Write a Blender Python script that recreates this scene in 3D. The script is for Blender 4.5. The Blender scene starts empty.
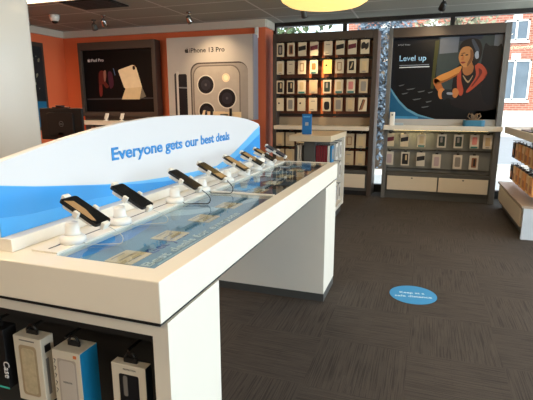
import bpy, bmesh, math, random
from mathutils import Vector, Matrix
random.seed(7)
C = bpy.context.scene.collection
R = math.radians

# ------------------------------------------------------------------ camera, world, sun, exposure
cd = bpy.data.cameras.new('camera'); cd.sensor_width = 36; cd.lens = 36*450/533; cd.clip_end = 500
cam = bpy.data.objects.new('camera', cd); C.objects.link(cam)
cam.location = (0, 0, 1.4); cam.rotation_euler = (R(90-12), 0, R(19))
bpy.context.scene.camera = cam

w = bpy.data.worlds.new('world'); bpy.context.scene.world = w; w.use_nodes = True
bg = w.node_tree.nodes['Background']
bg.inputs[0].default_value = (.80, .90, 1.0, 1); bg.inputs[1].default_value = 3.2
sun = bpy.data.lights.new('sun', 'SUN'); sun.energy = 7; sun.angle = R(1); sun.color = (1, .93, .82)
so = bpy.data.objects.new('sun', sun); C.objects.link(so); so.rotation_euler = (R(42), 0, R(28))
vs = bpy.context.scene.view_settings
vs.view_transform = 'Standard'; vs.look = 'None'; vs.gamma = 1; vs.use_curve_mapping = False
vs.exposure = 0.08
SKY_W = 370
CEIL_W = 30     # watts of each recessed ceiling panel
SPOT_W = 55
WARM = (1, .72, .42)

def area(name, loc, sx, sy, e, col=(1, 1, 1), rot=(0, 0, 0)):
    l = bpy.data.lights.new(name, 'AREA'); l.shape = 'RECTANGLE'; l.size = sx; l.size_y = sy; l.energy = e; l.color = col
    o = bpy.data.objects.new(name, l); C.objects.link(o); o.location = loc; o.rotation_euler = rot
    return o
def spot(loc, tgt, e, ang=38, col=WARM, blend=.8):
    l = bpy.data.lights.new('spot', 'SPOT'); l.energy = e; l.spot_size = R(ang); l.spot_blend = 1; l.color = col; l.shadow_soft_size = .04
    o = bpy.data.objects.new('spot', l); C.objects.link(o); o.location = loc
    o.rotation_euler = (Vector(tgt)-Vector(loc)).to_track_quat('-Z', 'Y').to_euler()
    return o

sk = area('right_window_daylight', (4.55, 2.6, 1.45), 2.5, 8.6, SKY_W, (.80, .91, 1.0), (0, R(90), 0))     # daylight outside the glazed right side

# ------------------------------------------------------------------ materials
def lin(c):
    return tuple(((v/255)/12.92 if v/255 <= .04045 else ((v/255+.055)/1.055)**2.4) for v in c)
MC = {}
def M(name, rgb, rough=.5, metal=0, var=.06, scale=8, emit=0, coat=0, spec=.5):
    if name in MC: return MC[name]
    m = bpy.data.materials.new(name); m.use_nodes = True; nt = m.node_tree; b = nt.nodes['Principled BSDF']
    c = lin(rgb)
    tc = nt.nodes.new('ShaderNodeTexCoord'); no = nt.nodes.new('ShaderNodeTexNoise'); no.inputs['Scale'].default_value = scale
    no.inputs['Detail'].default_value = 4
    nt.links.new(tc.outputs['Object'], no.inputs['Vector'])
    mx = nt.nodes.new('ShaderNodeMix'); mx.data_type = 'RGBA'
    mx.inputs[6].default_value = (*[v*(1-var) for v in c], 1); mx.inputs[7].default_value = (*[min(1, v*(1+var)) for v in c], 1)
    nt.links.new(no.outputs['Fac'], mx.inputs[0]); nt.links.new(mx.outputs[2], b.inputs['Base Color'])
    b.inputs['Roughness'].default_value = rough; b.inputs['Metallic'].default_value = metal
    b.inputs['Coat Weight'].default_value = coat; b.inputs['Coat Roughness'].default_value = .08
    b.inputs['Specular IOR Level'].default_value = spec
    if emit:
        b.inputs['Emission Color'].default_value = (*c, 1); b.inputs['Emission Strength'].default_value = emit
    MC[name] = m; return m
def clear_mat(name, tint=(1, 1, 1), refl=1.5, rough=.02, base=0.0, basecol=(1,1,1)):
    if name in MC: return MC[name]
    m = bpy.data.materials.new(name); m.use_nodes = True; nt = m.node_tree
    for n in list(nt.nodes):
        if n.type == 'BSDF_PRINCIPLED': nt.nodes.remove(n)
    out = [n for n in nt.nodes if n.type == 'OUTPUT_MATERIAL'][0]
    tr = nt.nodes.new('ShaderNodeBsdfTransparent'); tr.inputs[0].default_value = (*tint, 1)
    gl = nt.nodes.new('ShaderNodeBsdfGlossy'); gl.inputs['Roughness'].default_value = rough
    fr = nt.nodes.new('ShaderNodeFresnel'); fr.inputs[0].default_value = refl
    mx = nt.nodes.new('ShaderNodeMixShader'); ge = nt.nodes.new('ShaderNodeNewGeometry')
    iv = nt.nodes.new('ShaderNodeMath'); iv.operation = 'SUBTRACT'; iv.inputs[0].default_value = 1; nt.links.new(ge.outputs['Backfacing'], iv.inputs[1])
    ml = nt.nodes.new('ShaderNodeMath'); ml.operation = 'MULTIPLY'; nt.links.new(fr.outputs[0], ml.inputs[0]); nt.links.new(iv.outputs[0], ml.inputs[1])
    nt.links.new(ml.outputs[0], mx.inputs[0])
    nt.links.new(tr.outputs[0], mx.inputs[1]); nt.links.new(gl.outputs[0], mx.inputs[2])
    last = mx
    if base:
        di = nt.nodes.new('ShaderNodeBsdfDiffuse'); di.inputs[0].default_value = (*basecol, 1)
        m2 = nt.nodes.new('ShaderNodeMixShader'); m2.inputs[0].default_value = base
        nt.links.new(mx.outputs[0], m2.inputs[1]); nt.links.new(di.outputs[0], m2.inputs[2]); last = m2
    nt.links.new(last.outputs[0], out.inputs[0])
    MC[name] = m; return m

def carpet():
    m = bpy.data.materials.new('carpet_tiles'); m.use_nodes = True; nt = m.node_tree; b = nt.nodes['Principled BSDF']
    N = nt.nodes.new; L = nt.links.new
    tc = N('ShaderNodeTexCoord')
    ch = N('ShaderNodeTexChecker'); ch.inputs['Scale'].default_value = 2.0     # 0.5 m tiles
    L(tc.outputs['Object'], ch.inputs['Vector'])
    def dashes(rot):
        mp = N('ShaderNodeMapping'); mp.inputs['Rotation'].default_value = (0, 0, rot); L(tc.outputs['Object'], mp.inputs[0])
        br = N('ShaderNodeTexBrick'); br.inputs['Scale'].default_value = 1.0
        br.inputs['Brick Width'].default_value = .23; br.inputs['Row Height'].default_value = .021
        br.inputs['Mortar Size'].default_value = .0035; br.inputs['Mortar Smooth'].default_value = .4
        br.inputs['Color1'].default_value = (1, 1, 1, 1); br.inputs['Color2'].default_value = (.86, .86, .86, 1); br.inputs['Mortar'].default_value = (.80, .80, .80, 1)
        br.inputs['Bias'].default_value = .1; br.offset = .37; br.offset_frequency = 3
        L(mp.outputs[0], br.inputs[0])
        no = N('ShaderNodeTexNoise'); no.inputs['Scale'].default_value = 1
        m3 = N('ShaderNodeMapping'); m3.inputs['Rotation'].default_value = (0, 0, rot); m3.inputs['Scale'].default_value = (3.4, 170, 1)
        m3.vector_type = 'POINT'
        L(mp.outputs[0], m3.inputs[0]); m3.inputs['Rotation'].default_value = (0, 0, 0)
        L(m3.outputs[0], no.inputs['Vector'])
        cr = N('ShaderNodeValToRGB'); cr.color_ramp.elements[0].position = .40; cr.color_ramp.elements[1].position = .47
        cr.color_ramp.elements[0].color = (.30, .30, .30, 1)
        L(no.outputs['Fac'], cr.inputs[0])
        mu = N('ShaderNodeMix'); mu.data_type = 'RGBA'; mu.blend_type = 'MULTIPLY'; mu.inputs[0].default_value = .8
        L(br.outputs[0], mu.inputs[6]); L(cr.outputs[0], mu.inputs[7])
        return mu
    a = dashes(0); c = dashes(R(90))
    mx = N('ShaderNodeMix'); mx.data_type = 'RGBA'; L(ch.outputs['Fac'], mx.inputs[0]); L(a.outputs[2], mx.inputs[6]); L(c.outputs[2], mx.inputs[7])
    col = N('ShaderNodeMix'); col.data_type = 'RGBA'; col.blend_type = 'MIX'
    col.inputs[6].default_value = (*lin((34, 31, 29)), 1); col.inputs[7].default_value = (*lin((80, 72, 66)), 1)
    L(mx.outputs[2], col.inputs[0])
    # soiling and tuft noise
    n2 = N('ShaderNodeTexNoise'); n2.inputs['Scale'].default_value = 1.3; n2.inputs['Detail'].default_value = 6; L(tc.outputs['Object'], n2.inputs['Vector'])
    m4 = N('ShaderNodeMix'); m4.data_type = 'RGBA'; m4.blend_type = 'MULTIPLY'; m4.inputs[0].default_value = .35
    L(col.outputs[2], m4.inputs[6]); L(n2.outputs['Fac'], m4.inputs[7])
    n3 = N('ShaderNodeTexNoise'); n3.inputs['Scale'].default_value = 260; L(tc.outputs['Object'], n3.inputs['Vector'])
    m5 = N('ShaderNodeMix'); m5.data_type = 'RGBA'; m5.blend_type = 'OVERLAY'; m5.inputs[0].default_value = .45
    L(m4.outputs[2], m5.inputs[6]); L(n3.outputs['Fac'], m5.inputs[7])
    L(m5.outputs[2], b.inputs['Base Color']); b.inputs['Roughness'].default_value = .85; b.inputs['Specular IOR Level'].default_value = .25
    bu = N('ShaderNodeBump'); bu.inputs['Strength'].default_value = .3; bu.inputs['Distance'].default_value = .004
    L(n3.outputs['Fac'], bu.inputs['Height']); L(bu.outputs[0], b.inputs['Normal'])
    return m
def ceiling_tiles():
    m = bpy.data.materials.new('ceiling_tiles'); m.use_nodes = True; nt = m.node_tree; b = nt.nodes['Principled BSDF']
    N = nt.nodes.new; L = nt.links.new
    tc = N('ShaderNodeTexCoord'); mp = N('ShaderNodeMapping'); mp.inputs['Location'].default_value = (-.14+.0, -.32, 0); L(tc.outputs['Object'], mp.inputs[0])
    br = N('ShaderNodeTexBrick'); br.inputs['Scale'].default_value = 1; br.inputs['Brick Width'].default_value = 1.2; br.inputs['Row Height'].default_value = .6
    br.inputs['Mortar Size'].default_value = .014; br.offset = 0; br.inputs['Mortar Smooth'].default_value = 0
    c1 = lin((160, 160, 150)); c2 = lin((152, 152, 142)); mo = lin((205, 203, 198))
    br.inputs['Color1'].default_value = (*c1, 1); br.inputs['Color2'].default_value = (*c2, 1); br.inputs['Mortar'].default_value = (*mo, 1)
    L(mp.outputs[0], br.inputs[0])
    no = N('ShaderNodeTexNoise'); no.inputs['Scale'].default_value = 90; L(tc.outputs['Object'], no.inputs['Vector'])
    mx = N('ShaderNodeMix'); mx.data_type = 'RGBA'; mx.blend_type = 'OVERLAY'; mx.inputs[0].default_value = .3
    L(br.outputs[0], mx.inputs[6]); L(no.outputs['Fac'], mx.inputs[7]); L(mx.outputs[2], b.inputs['Base Color'])
    b.inputs['Roughness'].default_value = .8
    return m
def brick_mat():
    m = bpy.data.materials.new('red_brick'); m.use_nodes = True; nt = m.node_tree; b = nt.nodes['Principled BSDF']
    N = nt.nodes.new; L = nt.links.new
    tc = N('ShaderNodeTexCoord'); mp = N('ShaderNodeMapping'); mp.inputs['Rotation'].default_value = (R(-90), 0, 0); L(tc.outputs['Object'], mp.inputs[0])
    br = N('ShaderNodeTexBrick'); br.inputs['Scale'].default_value = 1; br.inputs['Brick Width'].default_value = .44; br.inputs['Row Height'].default_value = .17
    br.inputs['Mortar Size'].default_value = .02
    br.inputs['Color1'].default_value = (*lin((158, 92, 74)), 1); br.inputs['Color2'].default_value = (*lin((134, 74, 60)), 1); br.inputs['Mortar'].default_value = (*lin((160, 135, 120)), 1)
    L(mp.outputs[0], br.inputs[0]); L(br.outputs[0], b.inputs['Base Color']); b.inputs['Roughness'].default_value = .9
    return m

# ------------------------------------------------------------------ mesh helpers
class MB:
    def __init__(s): s.bm = bmesh.new(); s.mats = []
    def mi(s, m):
        if m not in s.mats: s.mats.append(m)
        return s.mats.index(m)
    def _f(s, vs, m):
        try: f = s.bm.faces.new(vs)
        except ValueError: return None
        f.material_index = s.mi(m); return f
    def box(s, x0, x1, y0, y1, z0, z1, m, mat=None):
        co = [(x0, y0, z0), (x1, y0, z0), (x1, y1, z0), (x0, y1, z0), (x0, y0, z1), (x1, y0, z1), (x1, y1, z1), (x0, y1, z1)]
        v = [s.bm.verts.new(mat @ Vector(c) if mat else c) for c in co]
        for q in ((0, 3, 2, 1), (4, 5, 6, 7), (0, 1, 5, 4), (1, 2, 6, 5), (2, 3, 7, 6), (3, 0, 4, 7)): s._f([v[i] for i in q], m)
        return s
    def prism(s, pts, d, m, mat=None):
        """polygon in local xy (counter clockwise) extruded 0..d in z"""
        a = [s.bm.verts.new((mat @ Vector((x, y, 0))) if mat else (x, y, 0)) for x, y in pts]
        b = [s.bm.verts.new((mat @ Vector((x, y, d))) if mat else (x, y, d)) for x, y in pts]
        s._f(a[::-1], m); s._f(b, m)
        n = len(pts)
        for i in range(n): s._f([a[i], a[(i+1) % n], b[(i+1) % n], b[i]], m)
        return s
    def lathe(s, prof, m, mat=None, n=28, smooth=True, cap=True):
        rings = []
        for r, z in prof:
            rings.append([s.bm.verts.new((mat @ Vector((r*math.cos(2*math.pi*k/n), r*math.sin(2*math.pi*k/n), z))) if mat else (r*math.cos(2*math.pi*k/n), r*math.sin(2*math.pi*k/n), z)) for k in range(n)])
        for a, b in zip(rings, rings[1:]):
            for k in range(n):
                f = s._f([a[k], a[(k+1) % n], b[(k+1) % n], b[k]], m)
                if f and smooth: f.smooth = True
        if cap:
            s._f(rings[0][::-1], m); s._f(rings[-1], m)
        return s
    def tube(s, pts, r, m, n=8):
        pts = [Vector(p) for p in pts]; rings = []
        for i, p in enumerate(pts):
            t = (pts[min(i+1, len(pts)-1)]-pts[max(i-1, 0)]).normalized()
            a = t.orthogonal().normalized() if i == 0 else (prev - t*prev.dot(t)).normalized()
            prev = a; b = t.cross(a)
            rings.append([s.bm.verts.new(p+(a*math.cos(2*math.pi*k/n)+b*math.sin(2*math.pi*k/n))*r) for k in range(n)])
        for a, b in zip(rings, rings[1:]):
            for k in range(n):
                f = s._f([a[k], a[(k+1) % n], b[(k+1) % n], b[k]], m)
                if f: f.smooth = True
        s._f(rings[0][::-1], m); s._f(rings[-1], m)
        return s
    def build(s, name, parent=None, bevel=0, world=True, seg=2):
        bmesh.ops.recalc_face_normals(s.bm, faces=s.bm.faces[:])
        off = Vector((0, 0, 0))
        if parent is not None and world:
            p = parent; off = Vector((0, 0, 0))
            while p is not None: off += p.location; p = p.parent
            bmesh.ops.translate(s.bm, verts=s.bm.verts[:], vec=-off)
        me = bpy.data.meshes.new(name); s.bm.to_mesh(me); s.bm.free()
        for m in s.mats: me.materials.append(m)
        o = bpy.data.objects.new(name, me); C.objects.link(o)
        if parent is not None: o.parent = parent
        if bevel:
            b = o.modifiers.new('bevel', 'BEVEL'); b.width = bevel; b.segments = seg; b.limit_method = 'ANGLE'; b.angle_limit = R(40)
        return o
def bx(name, x0, x1, y0, y1, z0, z1, m, parent=None, bevel=0, world=True):
    return MB().box(x0, x1, y0, y1, z0, z1, m).build(name, parent, bevel, world)
def tag(o, label=None, cat=None, group=None, kind=None):
    if label: o['label'] = label
    if cat: o['category'] = cat
    if group: o['group'] = group
    if kind: o['kind'] = kind
    return o
def thing(name, label, cat, loc=(0, 0, 0), rz=0, group=None):
    o = bpy.data.objects.new(name, None); C.objects.link(o); o.location = loc; o.rotation_euler = (0, 0, rz); o.empty_display_size = .05
    return tag(o, label, cat, group)
def struct(o): o['kind'] = 'structure'; return o
def smooth_poly(p, it=2):
    n = len(p); out = []; st = 2+it
    for i in range(n):
        a, b, c, d = p[i-1], p[i], p[(i+1) % n], p[(i+2) % n]
        for k in range(st):
            t = k/st
            out.append(tuple(.5*(2*b[q]+(c[q]-a[q])*t+(2*a[q]-5*b[q]+4*c[q]-d[q])*t*t+(3*b[q]-a[q]-3*c[q]+d[q])*t**3) for q in (0, 1)))
    return out
def rrect(x0, y0, x1, y1, r, n=6):
    out = []
    for cx, cy, a in ((x1-r, y1-r, 0), (x0+r, y1-r, 90), (x0+r, y0+r, 180), (x1-r, y0+r, 270)):
        for k in range(n+1):
            t = R(a+90*k/n); out.append((cx+r*math.cos(t), cy+r*math.sin(t)))
    return out
def circ(cx, cy, r, n=32, ry=None):
    return [(cx+r*math.cos(2*math.pi*k/n), cy+(ry or r)*math.sin(2*math.pi*k/n)) for k in range(n)]
def lettering(name, body, width, height, m, mat, parent, bold=0.0, depth=.0012, offset_z=0.0):
    """text in local xy plane, lower left at 0,0, fitted to width x height (cap height ~), mapped by mat (world)"""
    cu = bpy.data.curves.new('t', 'FONT'); cu.body = body; cu.size = 1; cu.offset = bold; cu.resolution_u = 4
    t = bpy.data.objects.new('t', cu); C.objects.link(t)
    dg = bpy.context.evaluated_depsgraph_get(); dg.update()
    me = bpy.data.meshes.new_from_object(t.evaluated_get(dg)); bpy.data.objects.remove(t); bpy.data.curves.remove(cu)
    xs = [v.co.x for v in me.vertices]; x0, x1 = min(xs), max(xs)
    capH = .73
    bm = bmesh.new(); bm.from_mesh(me); bpy.data.meshes.remove(me)
    bmesh.ops.dissolve_limit(bm, angle_limit=R(1), verts=bm.verts[:], edges=bm.edges[:])
    r = bmesh.ops.extrude_face_region(bm, geom=bm.faces[:])
    vs = [g for g in r['geom'] if isinstance(g, bmesh.types.BMVert)]
    bmesh.ops.translate(bm, verts=vs, vec=(0, 0, 1))
    for v in bm.verts:
        v.co = mat @ Vector(((v.co.x-x0)/(x1-x0)*width, v.co.y/capH*height, v.co.z*depth+offset_z))
    bmesh.ops.recalc_face_normals(bm, faces=bm.faces[:])
    b = MB(); b.bm.free(); b.bm = bm; b.mi(m)
    return b.build(name, parent)
def frame_mat(o, ex, ey):
    """matrix taking local x,y,z to world with origin o"""
    ex = Vector(ex).normalized(); ey = Vector(ey).normalized(); ez = ex.cross(ey)
    m = Matrix(((ex.x, ey.x, ez.x, o[0]), (ex.y, ey.y, ez.y, o[1]), (ex.z, ey.z, ez.z, o[2]), (0, 0, 0, 1)))
    return m
APPLE = smooth_poly([(.50,.70),(.62,.76),(.76,.76),(.88,.68),(.94,.60),(.84,.50),(.83,.36),(.90,.26),(.98,.22),(.90,.06),(.78,-.06),(.64,-.06),(.50,-.02),(.36,-.06),(.22,-.04),(.08,.14),(.01,.36),(.04,.58),(.16,.73),(.32,.76)], 2)
APPLE_LEAF = smooth_poly([(.50,.80),(.52,.92),(.60,1.0),(.70,1.04),(.70,.94),(.62,.83)], 2)
def apple(name, size, m, mat, parent, off=.0):
    b = MB(); mm = mat @ Matrix.Translation((0, 0, off)) @ Matrix.Diagonal((size, size, 1, 1))
    b.prism(APPLE, .0012, m, mm); b.prism(APPLE_LEAF, .0012, m, mm)
    return b.build(name, parent)

# ------------------------------------------------------------------ shared materials
white = M('white_laminate', (228, 222, 210), .35, var=.02)
beigeshelf = M('cream_laminate', (214, 202, 182), .4, var=.03)
grey = M('grey_metal', (98, 98, 97), .45, var=.04)
dgrey = M('dark_grey_metal', (72, 72, 70), .5, var=.05)
frame_br = M('brown_grey_frame', (66, 56, 50), .45, var=.06)
black = M('black_plastic', (18, 18, 19), .35)
black_matte = M('black_matte', (14, 14, 15), .7)
orange = M('orange_paint', (222, 112, 70), .6, var=.03, scale=2)
soffit = M('soffit_paint', (206, 198, 184), .6, var=.03)
paintw = M('wall_paint', (205, 196, 182), .7, var=.03)
steel = M('steel', (170, 170, 172), .25, metal=1)
blue = M('print_blue', (44, 142, 214), .35, var=.01)
lblue = M('print_light_blue', (96, 176, 232), .35, var=.01)
signw = M('sign_white', (204, 204, 207), .4, var=.005)
glass = clear_mat('window_glass', (.93, .96, .96), 1.45)

# ------------------------------------------------------------------ the setting
X0, X1, Y0, Y1, CZ = -6.4, 4.2, -3.2, 7.5, 2.7
b = MB(); b.box(X0-.1, X1+.1, Y0-.1, Y1+.05, -.1, 0, carpet()); struct(b.build('floor'))
b = MB(); b.box(X0-.1, X1+.1, Y0-.1, Y1+.3, CZ, CZ+.12, ceiling_tiles()); struct(b.build('ceiling'))
struct(bx('wall_left', X0-.12, X0, Y0-.1, 7.17, 0, CZ, orange))
struct(bx('wall_near', X0, X1, Y0-.12, Y0, 0, CZ, paintw))
struct(bx('wall_far', X0, -2.445, 7.05, 7.45, 0, CZ, orange))
struct(bx('trim_1', X0, -2.43, 7.0, 7.05, 2.585, CZ, soffit))          # pale band above the orange wall
struct(bx('trim_2', X0, X0+.05, Y0, 7.0, 2.585, CZ, soffit))
struct(bx('trim_3', -2.445, -2.42, 7.05, 7.44, 2.585, CZ, soffit))
struct(bx('baseboard_far', X0, -2.44, 7.03, 7.05, 0, .1, black_matte))
struct(bx('baseboard_left', X0, X0+.02, Y0, 7.03, 0, .1, black_matte))
# shop window along the far side: dark bars and panes
mull = M('window_bar', (34, 32, 32), .4)
b = MB(); b.box(-2.45, X1, 7.44, 7.54, 2.64, CZ, mull); b.box(-2.45, X1, 7.44, 7.54, 0, .12, mull)
for x in (-2.43, -1.27, .30, 1.55, 2.9, X1-.03): b.box(x-.03, x+.03, 7.45, 7.53, .12, 2.64, mull)
wn = struct(b.build('window_1'))
b = MB(); b.box(-2.43, X1-.03, 7.485, 7.495, .12, 2.64, glass); tag(b.build('window_pane', wn), kind=None)
# glazed right side
b = MB(); b.box(X1-.04, X1+.04, Y0, 7.44, 2.6, CZ, mull); b.box(X1-.04, X1+.04, Y0, 7.44, 0, .12, mull)
for y in (-3.1, -1.1, .9, 2.9, 4.9, 6.4): b.box(X1-.035, X1+.035, y-.03, y+.03, .12, 2.6, mull)
wn2 = struct(b.build('window_2'))
b = MB(); b.box(X1-.005, X1+.005, Y0, 7.44, .12, 2.6, glass); b.build('window_pane', wn2)

# outdoors
pav = M('pavement', (190, 186, 180), .8, var=.1, scale=.7)
b = MB(); b.box(-40, 80, Y1+.06, 90, -.25, -.12, pav); b.box(X1+.12, 80, -40, Y1+.06, -.25, -.12, pav); tag(b.build('pavement'), kind='structure')
kerb = MB(); kerb.box(-20, 60, 11.6, 11.8, -.12, .02, M('kerb_stone', (170, 168, 165), .8)); kerb.box(-20, 60, 11.8, 24, -.12, -.1, M('asphalt', (120, 122, 126), .8, var=.1, scale=3))
tag(kerb.build('road'), kind='structure')
t = thing('brick_building', 'red brick building with white framed windows across the street', 'building', (8, 40, -.12))
brick = brick_mat(); stone = M('pale_stone', (225, 218, 208), .8)
b = MB(); b.box(-6.5, 30, 40, 50, .9, 14, brick); b.build('wall', t)
b = MB(); b.box(-6.6, 30, 39.9, 50, -.12, .9, stone); b.build('stone_base', t)
b = MB(); b.box(-6.55, 30, 39.93, 40, 9.4, 9.75, stone); b.build('stone_band', t)
skyglass = M('sky_reflecting_glass', (92, 104, 116), .5, spec=.2, var=.5, scale=.8)
wf = M('window_frame_white', (235, 235, 232), .5)
for (x0, x1, z0, z1) in ((-4.6, -2.2, 6.1, 7.6), (-.8, 1.2, 6.1, 7.6), (5.3, 7.0, 6.1, 7.6), (10, 12, 6.1, 7.6), (5.2, 7.4, 1.7, 4.7), (10, 12.2, 1.7, 4.7), (.4, 2.6, 1.7, 4.7)):
    b = MB()
    for a in ((x0, x0+.12, z0, z1), (x1-.12, x1, z0, z1), (x0, x1, z0, z0+.12), (x0, x1, z1-.12, z1), ((x0+x1)/2-.07, (x0+x1)/2+.07, z0, z1), (x0-.1, x1+.1, z0-.15, z0)):
        b.box(a[0], a[1], 39.9, 40.0, a[2], a[3], wf)
    b.box((x0+x1)/2-.3, (x0+x1)/2+.3, 39.92, 40, z1, z1+.5, stone)
    f = b.build('window', t)
    MB().box(x0+.1, x1-.1, 39.95, 39.99, z0+.1, z1-.1, skyglass).build('pane', f)
def tree(x, y, h, cr, label, n=900, leafc=(70, 88, 52), trunk_r=.12, vs_=None):
    t = thing('street_tree', label, 'tree', (x, y, -.12))
    bark = M('bark', (96, 84, 72), .9, var=.4, scale=20)
    b = MB(); b.tube([(x, y, -.12), (x+.03, y, h*.35), (x-.05, y+.05, h*.62), (x, y, h*.9)], trunk_r, bark)
    for k in range(7):
        a = k*2.4; z = h*(.4+.06*k)
        b.tube([(x, y, z), (x+math.cos(a)*cr*.45, y+math.sin(a)*cr*.45, z+cr*.3), (x+math.cos(a)*cr*.85, y+math.sin(a)*cr*.85, z+cr*.45)], trunk_r*.3, bark, 5)
    b.build('trunk', t)
    rnd = random.Random(int(x*10)); lf = M('leaf_%d_%d_%d' % leafc, leafc, .6, var=.4, scale=3); b = MB()
    for k in range(n):
        u, v, q = rnd.random(), rnd.random(), rnd.random()**.5
        th = u*6.283; ph = math.acos(2*v-1); c = Vector((x+cr*q*math.sin(ph)*math.cos(th), y+cr*q*math.sin(ph)*math.sin(th), (h*.78 if vs_ is None else h*.62)+(vs_ or cr*.95)*q*math.cos(ph)))
        s_ = cr*.07; e1 = Vector((rnd.uniform(-1, 1), rnd.uniform(-1, 1), rnd.uniform(-1, 1))).normalized()*s_; e2 = e1.orthogonal().normalized()*s_*.5
        qv = [b.bm.verts.new(c+d) for d in (e1, e2, -e1, -e2)]; b._f(qv, lf)
    b.build('foliage', t)
tree(-4.3, 13.0, 4.2, 1.7, 'leafy green tree in the street above the brown pack wall')
tree(-.98, 11.2, 3.3, .8, 'slim pale tree in the gap between the two tall wall displays', 6500, (84, 98, 112), .16, 2.3)
tree(1.2, 26, 7, 2.2, 'distant small street tree in front of the brick building', 700, (120, 120, 96))

# ------------------------------------------------------------------ ceiling fittings
def ceiling_panel(x0, x1, y0, y1, label, e):
    t = thing('ceiling_light', label, 'light', ((x0+x1)/2, (y0+y1)/2, CZ-.02))
    b = MB()
    for a in ((x0, x1, y0, y0+.03), (x0, x1, y1-.03, y1), (x0, x0+.03, y0, y1), (x1-.03, x1, y0, y1)): b.box(*a, CZ-.02, CZ, soffit)
    b.build('frame', t)
    bx('diffuser', x0+.03, x1-.03, y0+.03, y1-.03, CZ-.012, CZ-.002, M('diffuser_glow', (255, 240, 205), .5, emit=4.0), t)
    area('panel_lamp', ((x0+x1)/2, (y0+y1)/2, CZ-.03), x1-x0-.1, y1-y0-.1, e, (1, .73, .46))
ceiling_panel(-5.35, -4.15, 4.35, 4.95, 'recessed bright ceiling panel light above the checkout monitor', CEIL_W*1.8)
ceiling_panel(-2.0, -.8, .3, .9, 'recessed ceiling panel light right above the near end of the phone counter', CEIL_W*.8)  # out-of-view panel, added to light the near counter
ceiling_panel(-.8, .4, -1.8, -1.2, 'recessed ceiling panel light behind the photographer', CEIL_W*1.0)  # added out of view for warm light from the camera side
ceiling_panel(1.2, 2.4, 2.6, 3.2, 'recessed ceiling panel light over the carpet, between the window and the photographer at right', CEIL_W)  # another unseen panel, put in to light the room
ceiling_panel(-4.6, -3.4, 1.9, 2.5, 'recessed ceiling panel light over the space behind the counter sign', CEIL_W*1.8)  # unseen panel added to brighten the orange rear of the room
ceiling_panel(.3, 1.5, 4.7, 5.3, 'recessed ceiling panel light nearest the shop window', CEIL_W*.75)  # unseen fill panel added to brighten the far wall displays
t = thing('ceiling_vent', 'dark recessed air vent in the ceiling near the orange wall', 'vent', (-4.2, 5.25, CZ-.015))
b = MB(); b.box(-4.55, -3.85, 5.0, 5.5, CZ-.015, CZ-.001, black_matte); b.build('backing', t)
b = MB()
for k in range(7): b.box(-4.52, -3.88, 5.03+k*.067, 5.04+k*.067, CZ-.025, CZ-.012, dgrey)
b.build('slats', t)
def spot_head(x, y, label, tgt=None, e=0, ang=38, body=steel):
    t = thing('spotlight', label, 'spotlight', (x, y, CZ-.16), group=None)
    b = MB(); b.lathe([(.035, CZ), (.035, CZ-.02), (.01, CZ-.022), (.008, CZ-.07)], body, Matrix.Translation((x, y, 0)), 16); b.build('mount', t)
    d = (Vector(tgt)-Vector((x, y, CZ-.1))).normalized() if tgt else Vector((0, .6, -.8)).normalized()
    mat = Matrix.Translation((x, y, CZ-.1)) @ (-d).to_track_quat('Z', 'Y').to_matrix().to_4x4()
    b = MB(); b.lathe([(.02, .05), (.036, .03), (.042, -.03), (.046, -.055), (.040, -.055), (.036, -.03)], body, mat, 20); b.build('shade', t)
    b = MB(); b.lathe([(.0, -.028), (.036, -.028), (.036, -.034), (0, -.034)], M('lamp_lens', (255, 225, 170), .3, emit=6), mat, 16, cap=False); b.build('lens', t)
    if e:
        s = spot(Vector((x, y, CZ-.1))+d*.07, tgt, e, ang)
spot_head(-3.30, 6.15, 'chrome ceiling spotlight aimed at the grey phone poster', (-3.1, 6.95, 1.55), SPOT_W*.8, 95)
spot_head(-4.62, 5.95, 'lit ceiling spotlight above the black tablet poster, right one of two', (-4.9, 7, 1.5), SPOT_W*.15, 60)
spot_head(-5.0, 6.2, 'small dark ceiling spotlight above the tablet poster, left one of two', (-5.2, 7, 1.3), 0, body=dgrey)
spot_head(-1.62, 6.25, 'ceiling spotlight aimed at the brown wall of phone case packs', (-1.58, 7.1, 1.75), SPOT_W*2.2, 42, body=dgrey)
spot_head(.13, 6.35, 'dark ceiling spotlight over the gaming poster', (-.15, 7.05, 1.9), SPOT_W*.5, 90, body=black)
spot_head(-5.75, 5.6, 'dark ceiling spotlight nearest the left wall corner', None, 0, body=dgrey)
t = thing('security_camera', 'white dome security camera on the ceiling near the left corner', 'camera', (-5.3, 5.7, CZ-.12))
b = MB(); b.lathe([(.07, CZ), (.07, CZ-.03), (.066, CZ-.06), (.05, CZ-.09)], M('white_plastic', (222, 220, 214), .4), Matrix.Translation((-5.3, 5.7, 0)), 24); b.build('housing', t)
b = MB(); b.lathe([(.045, CZ-.088), (.042, CZ-.105), (.028, CZ-.12), (.003, CZ-.126)], black, Matrix.Translation((-5.3, 5.7, 0)), 20); b.build('lens_dome', t)
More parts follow.
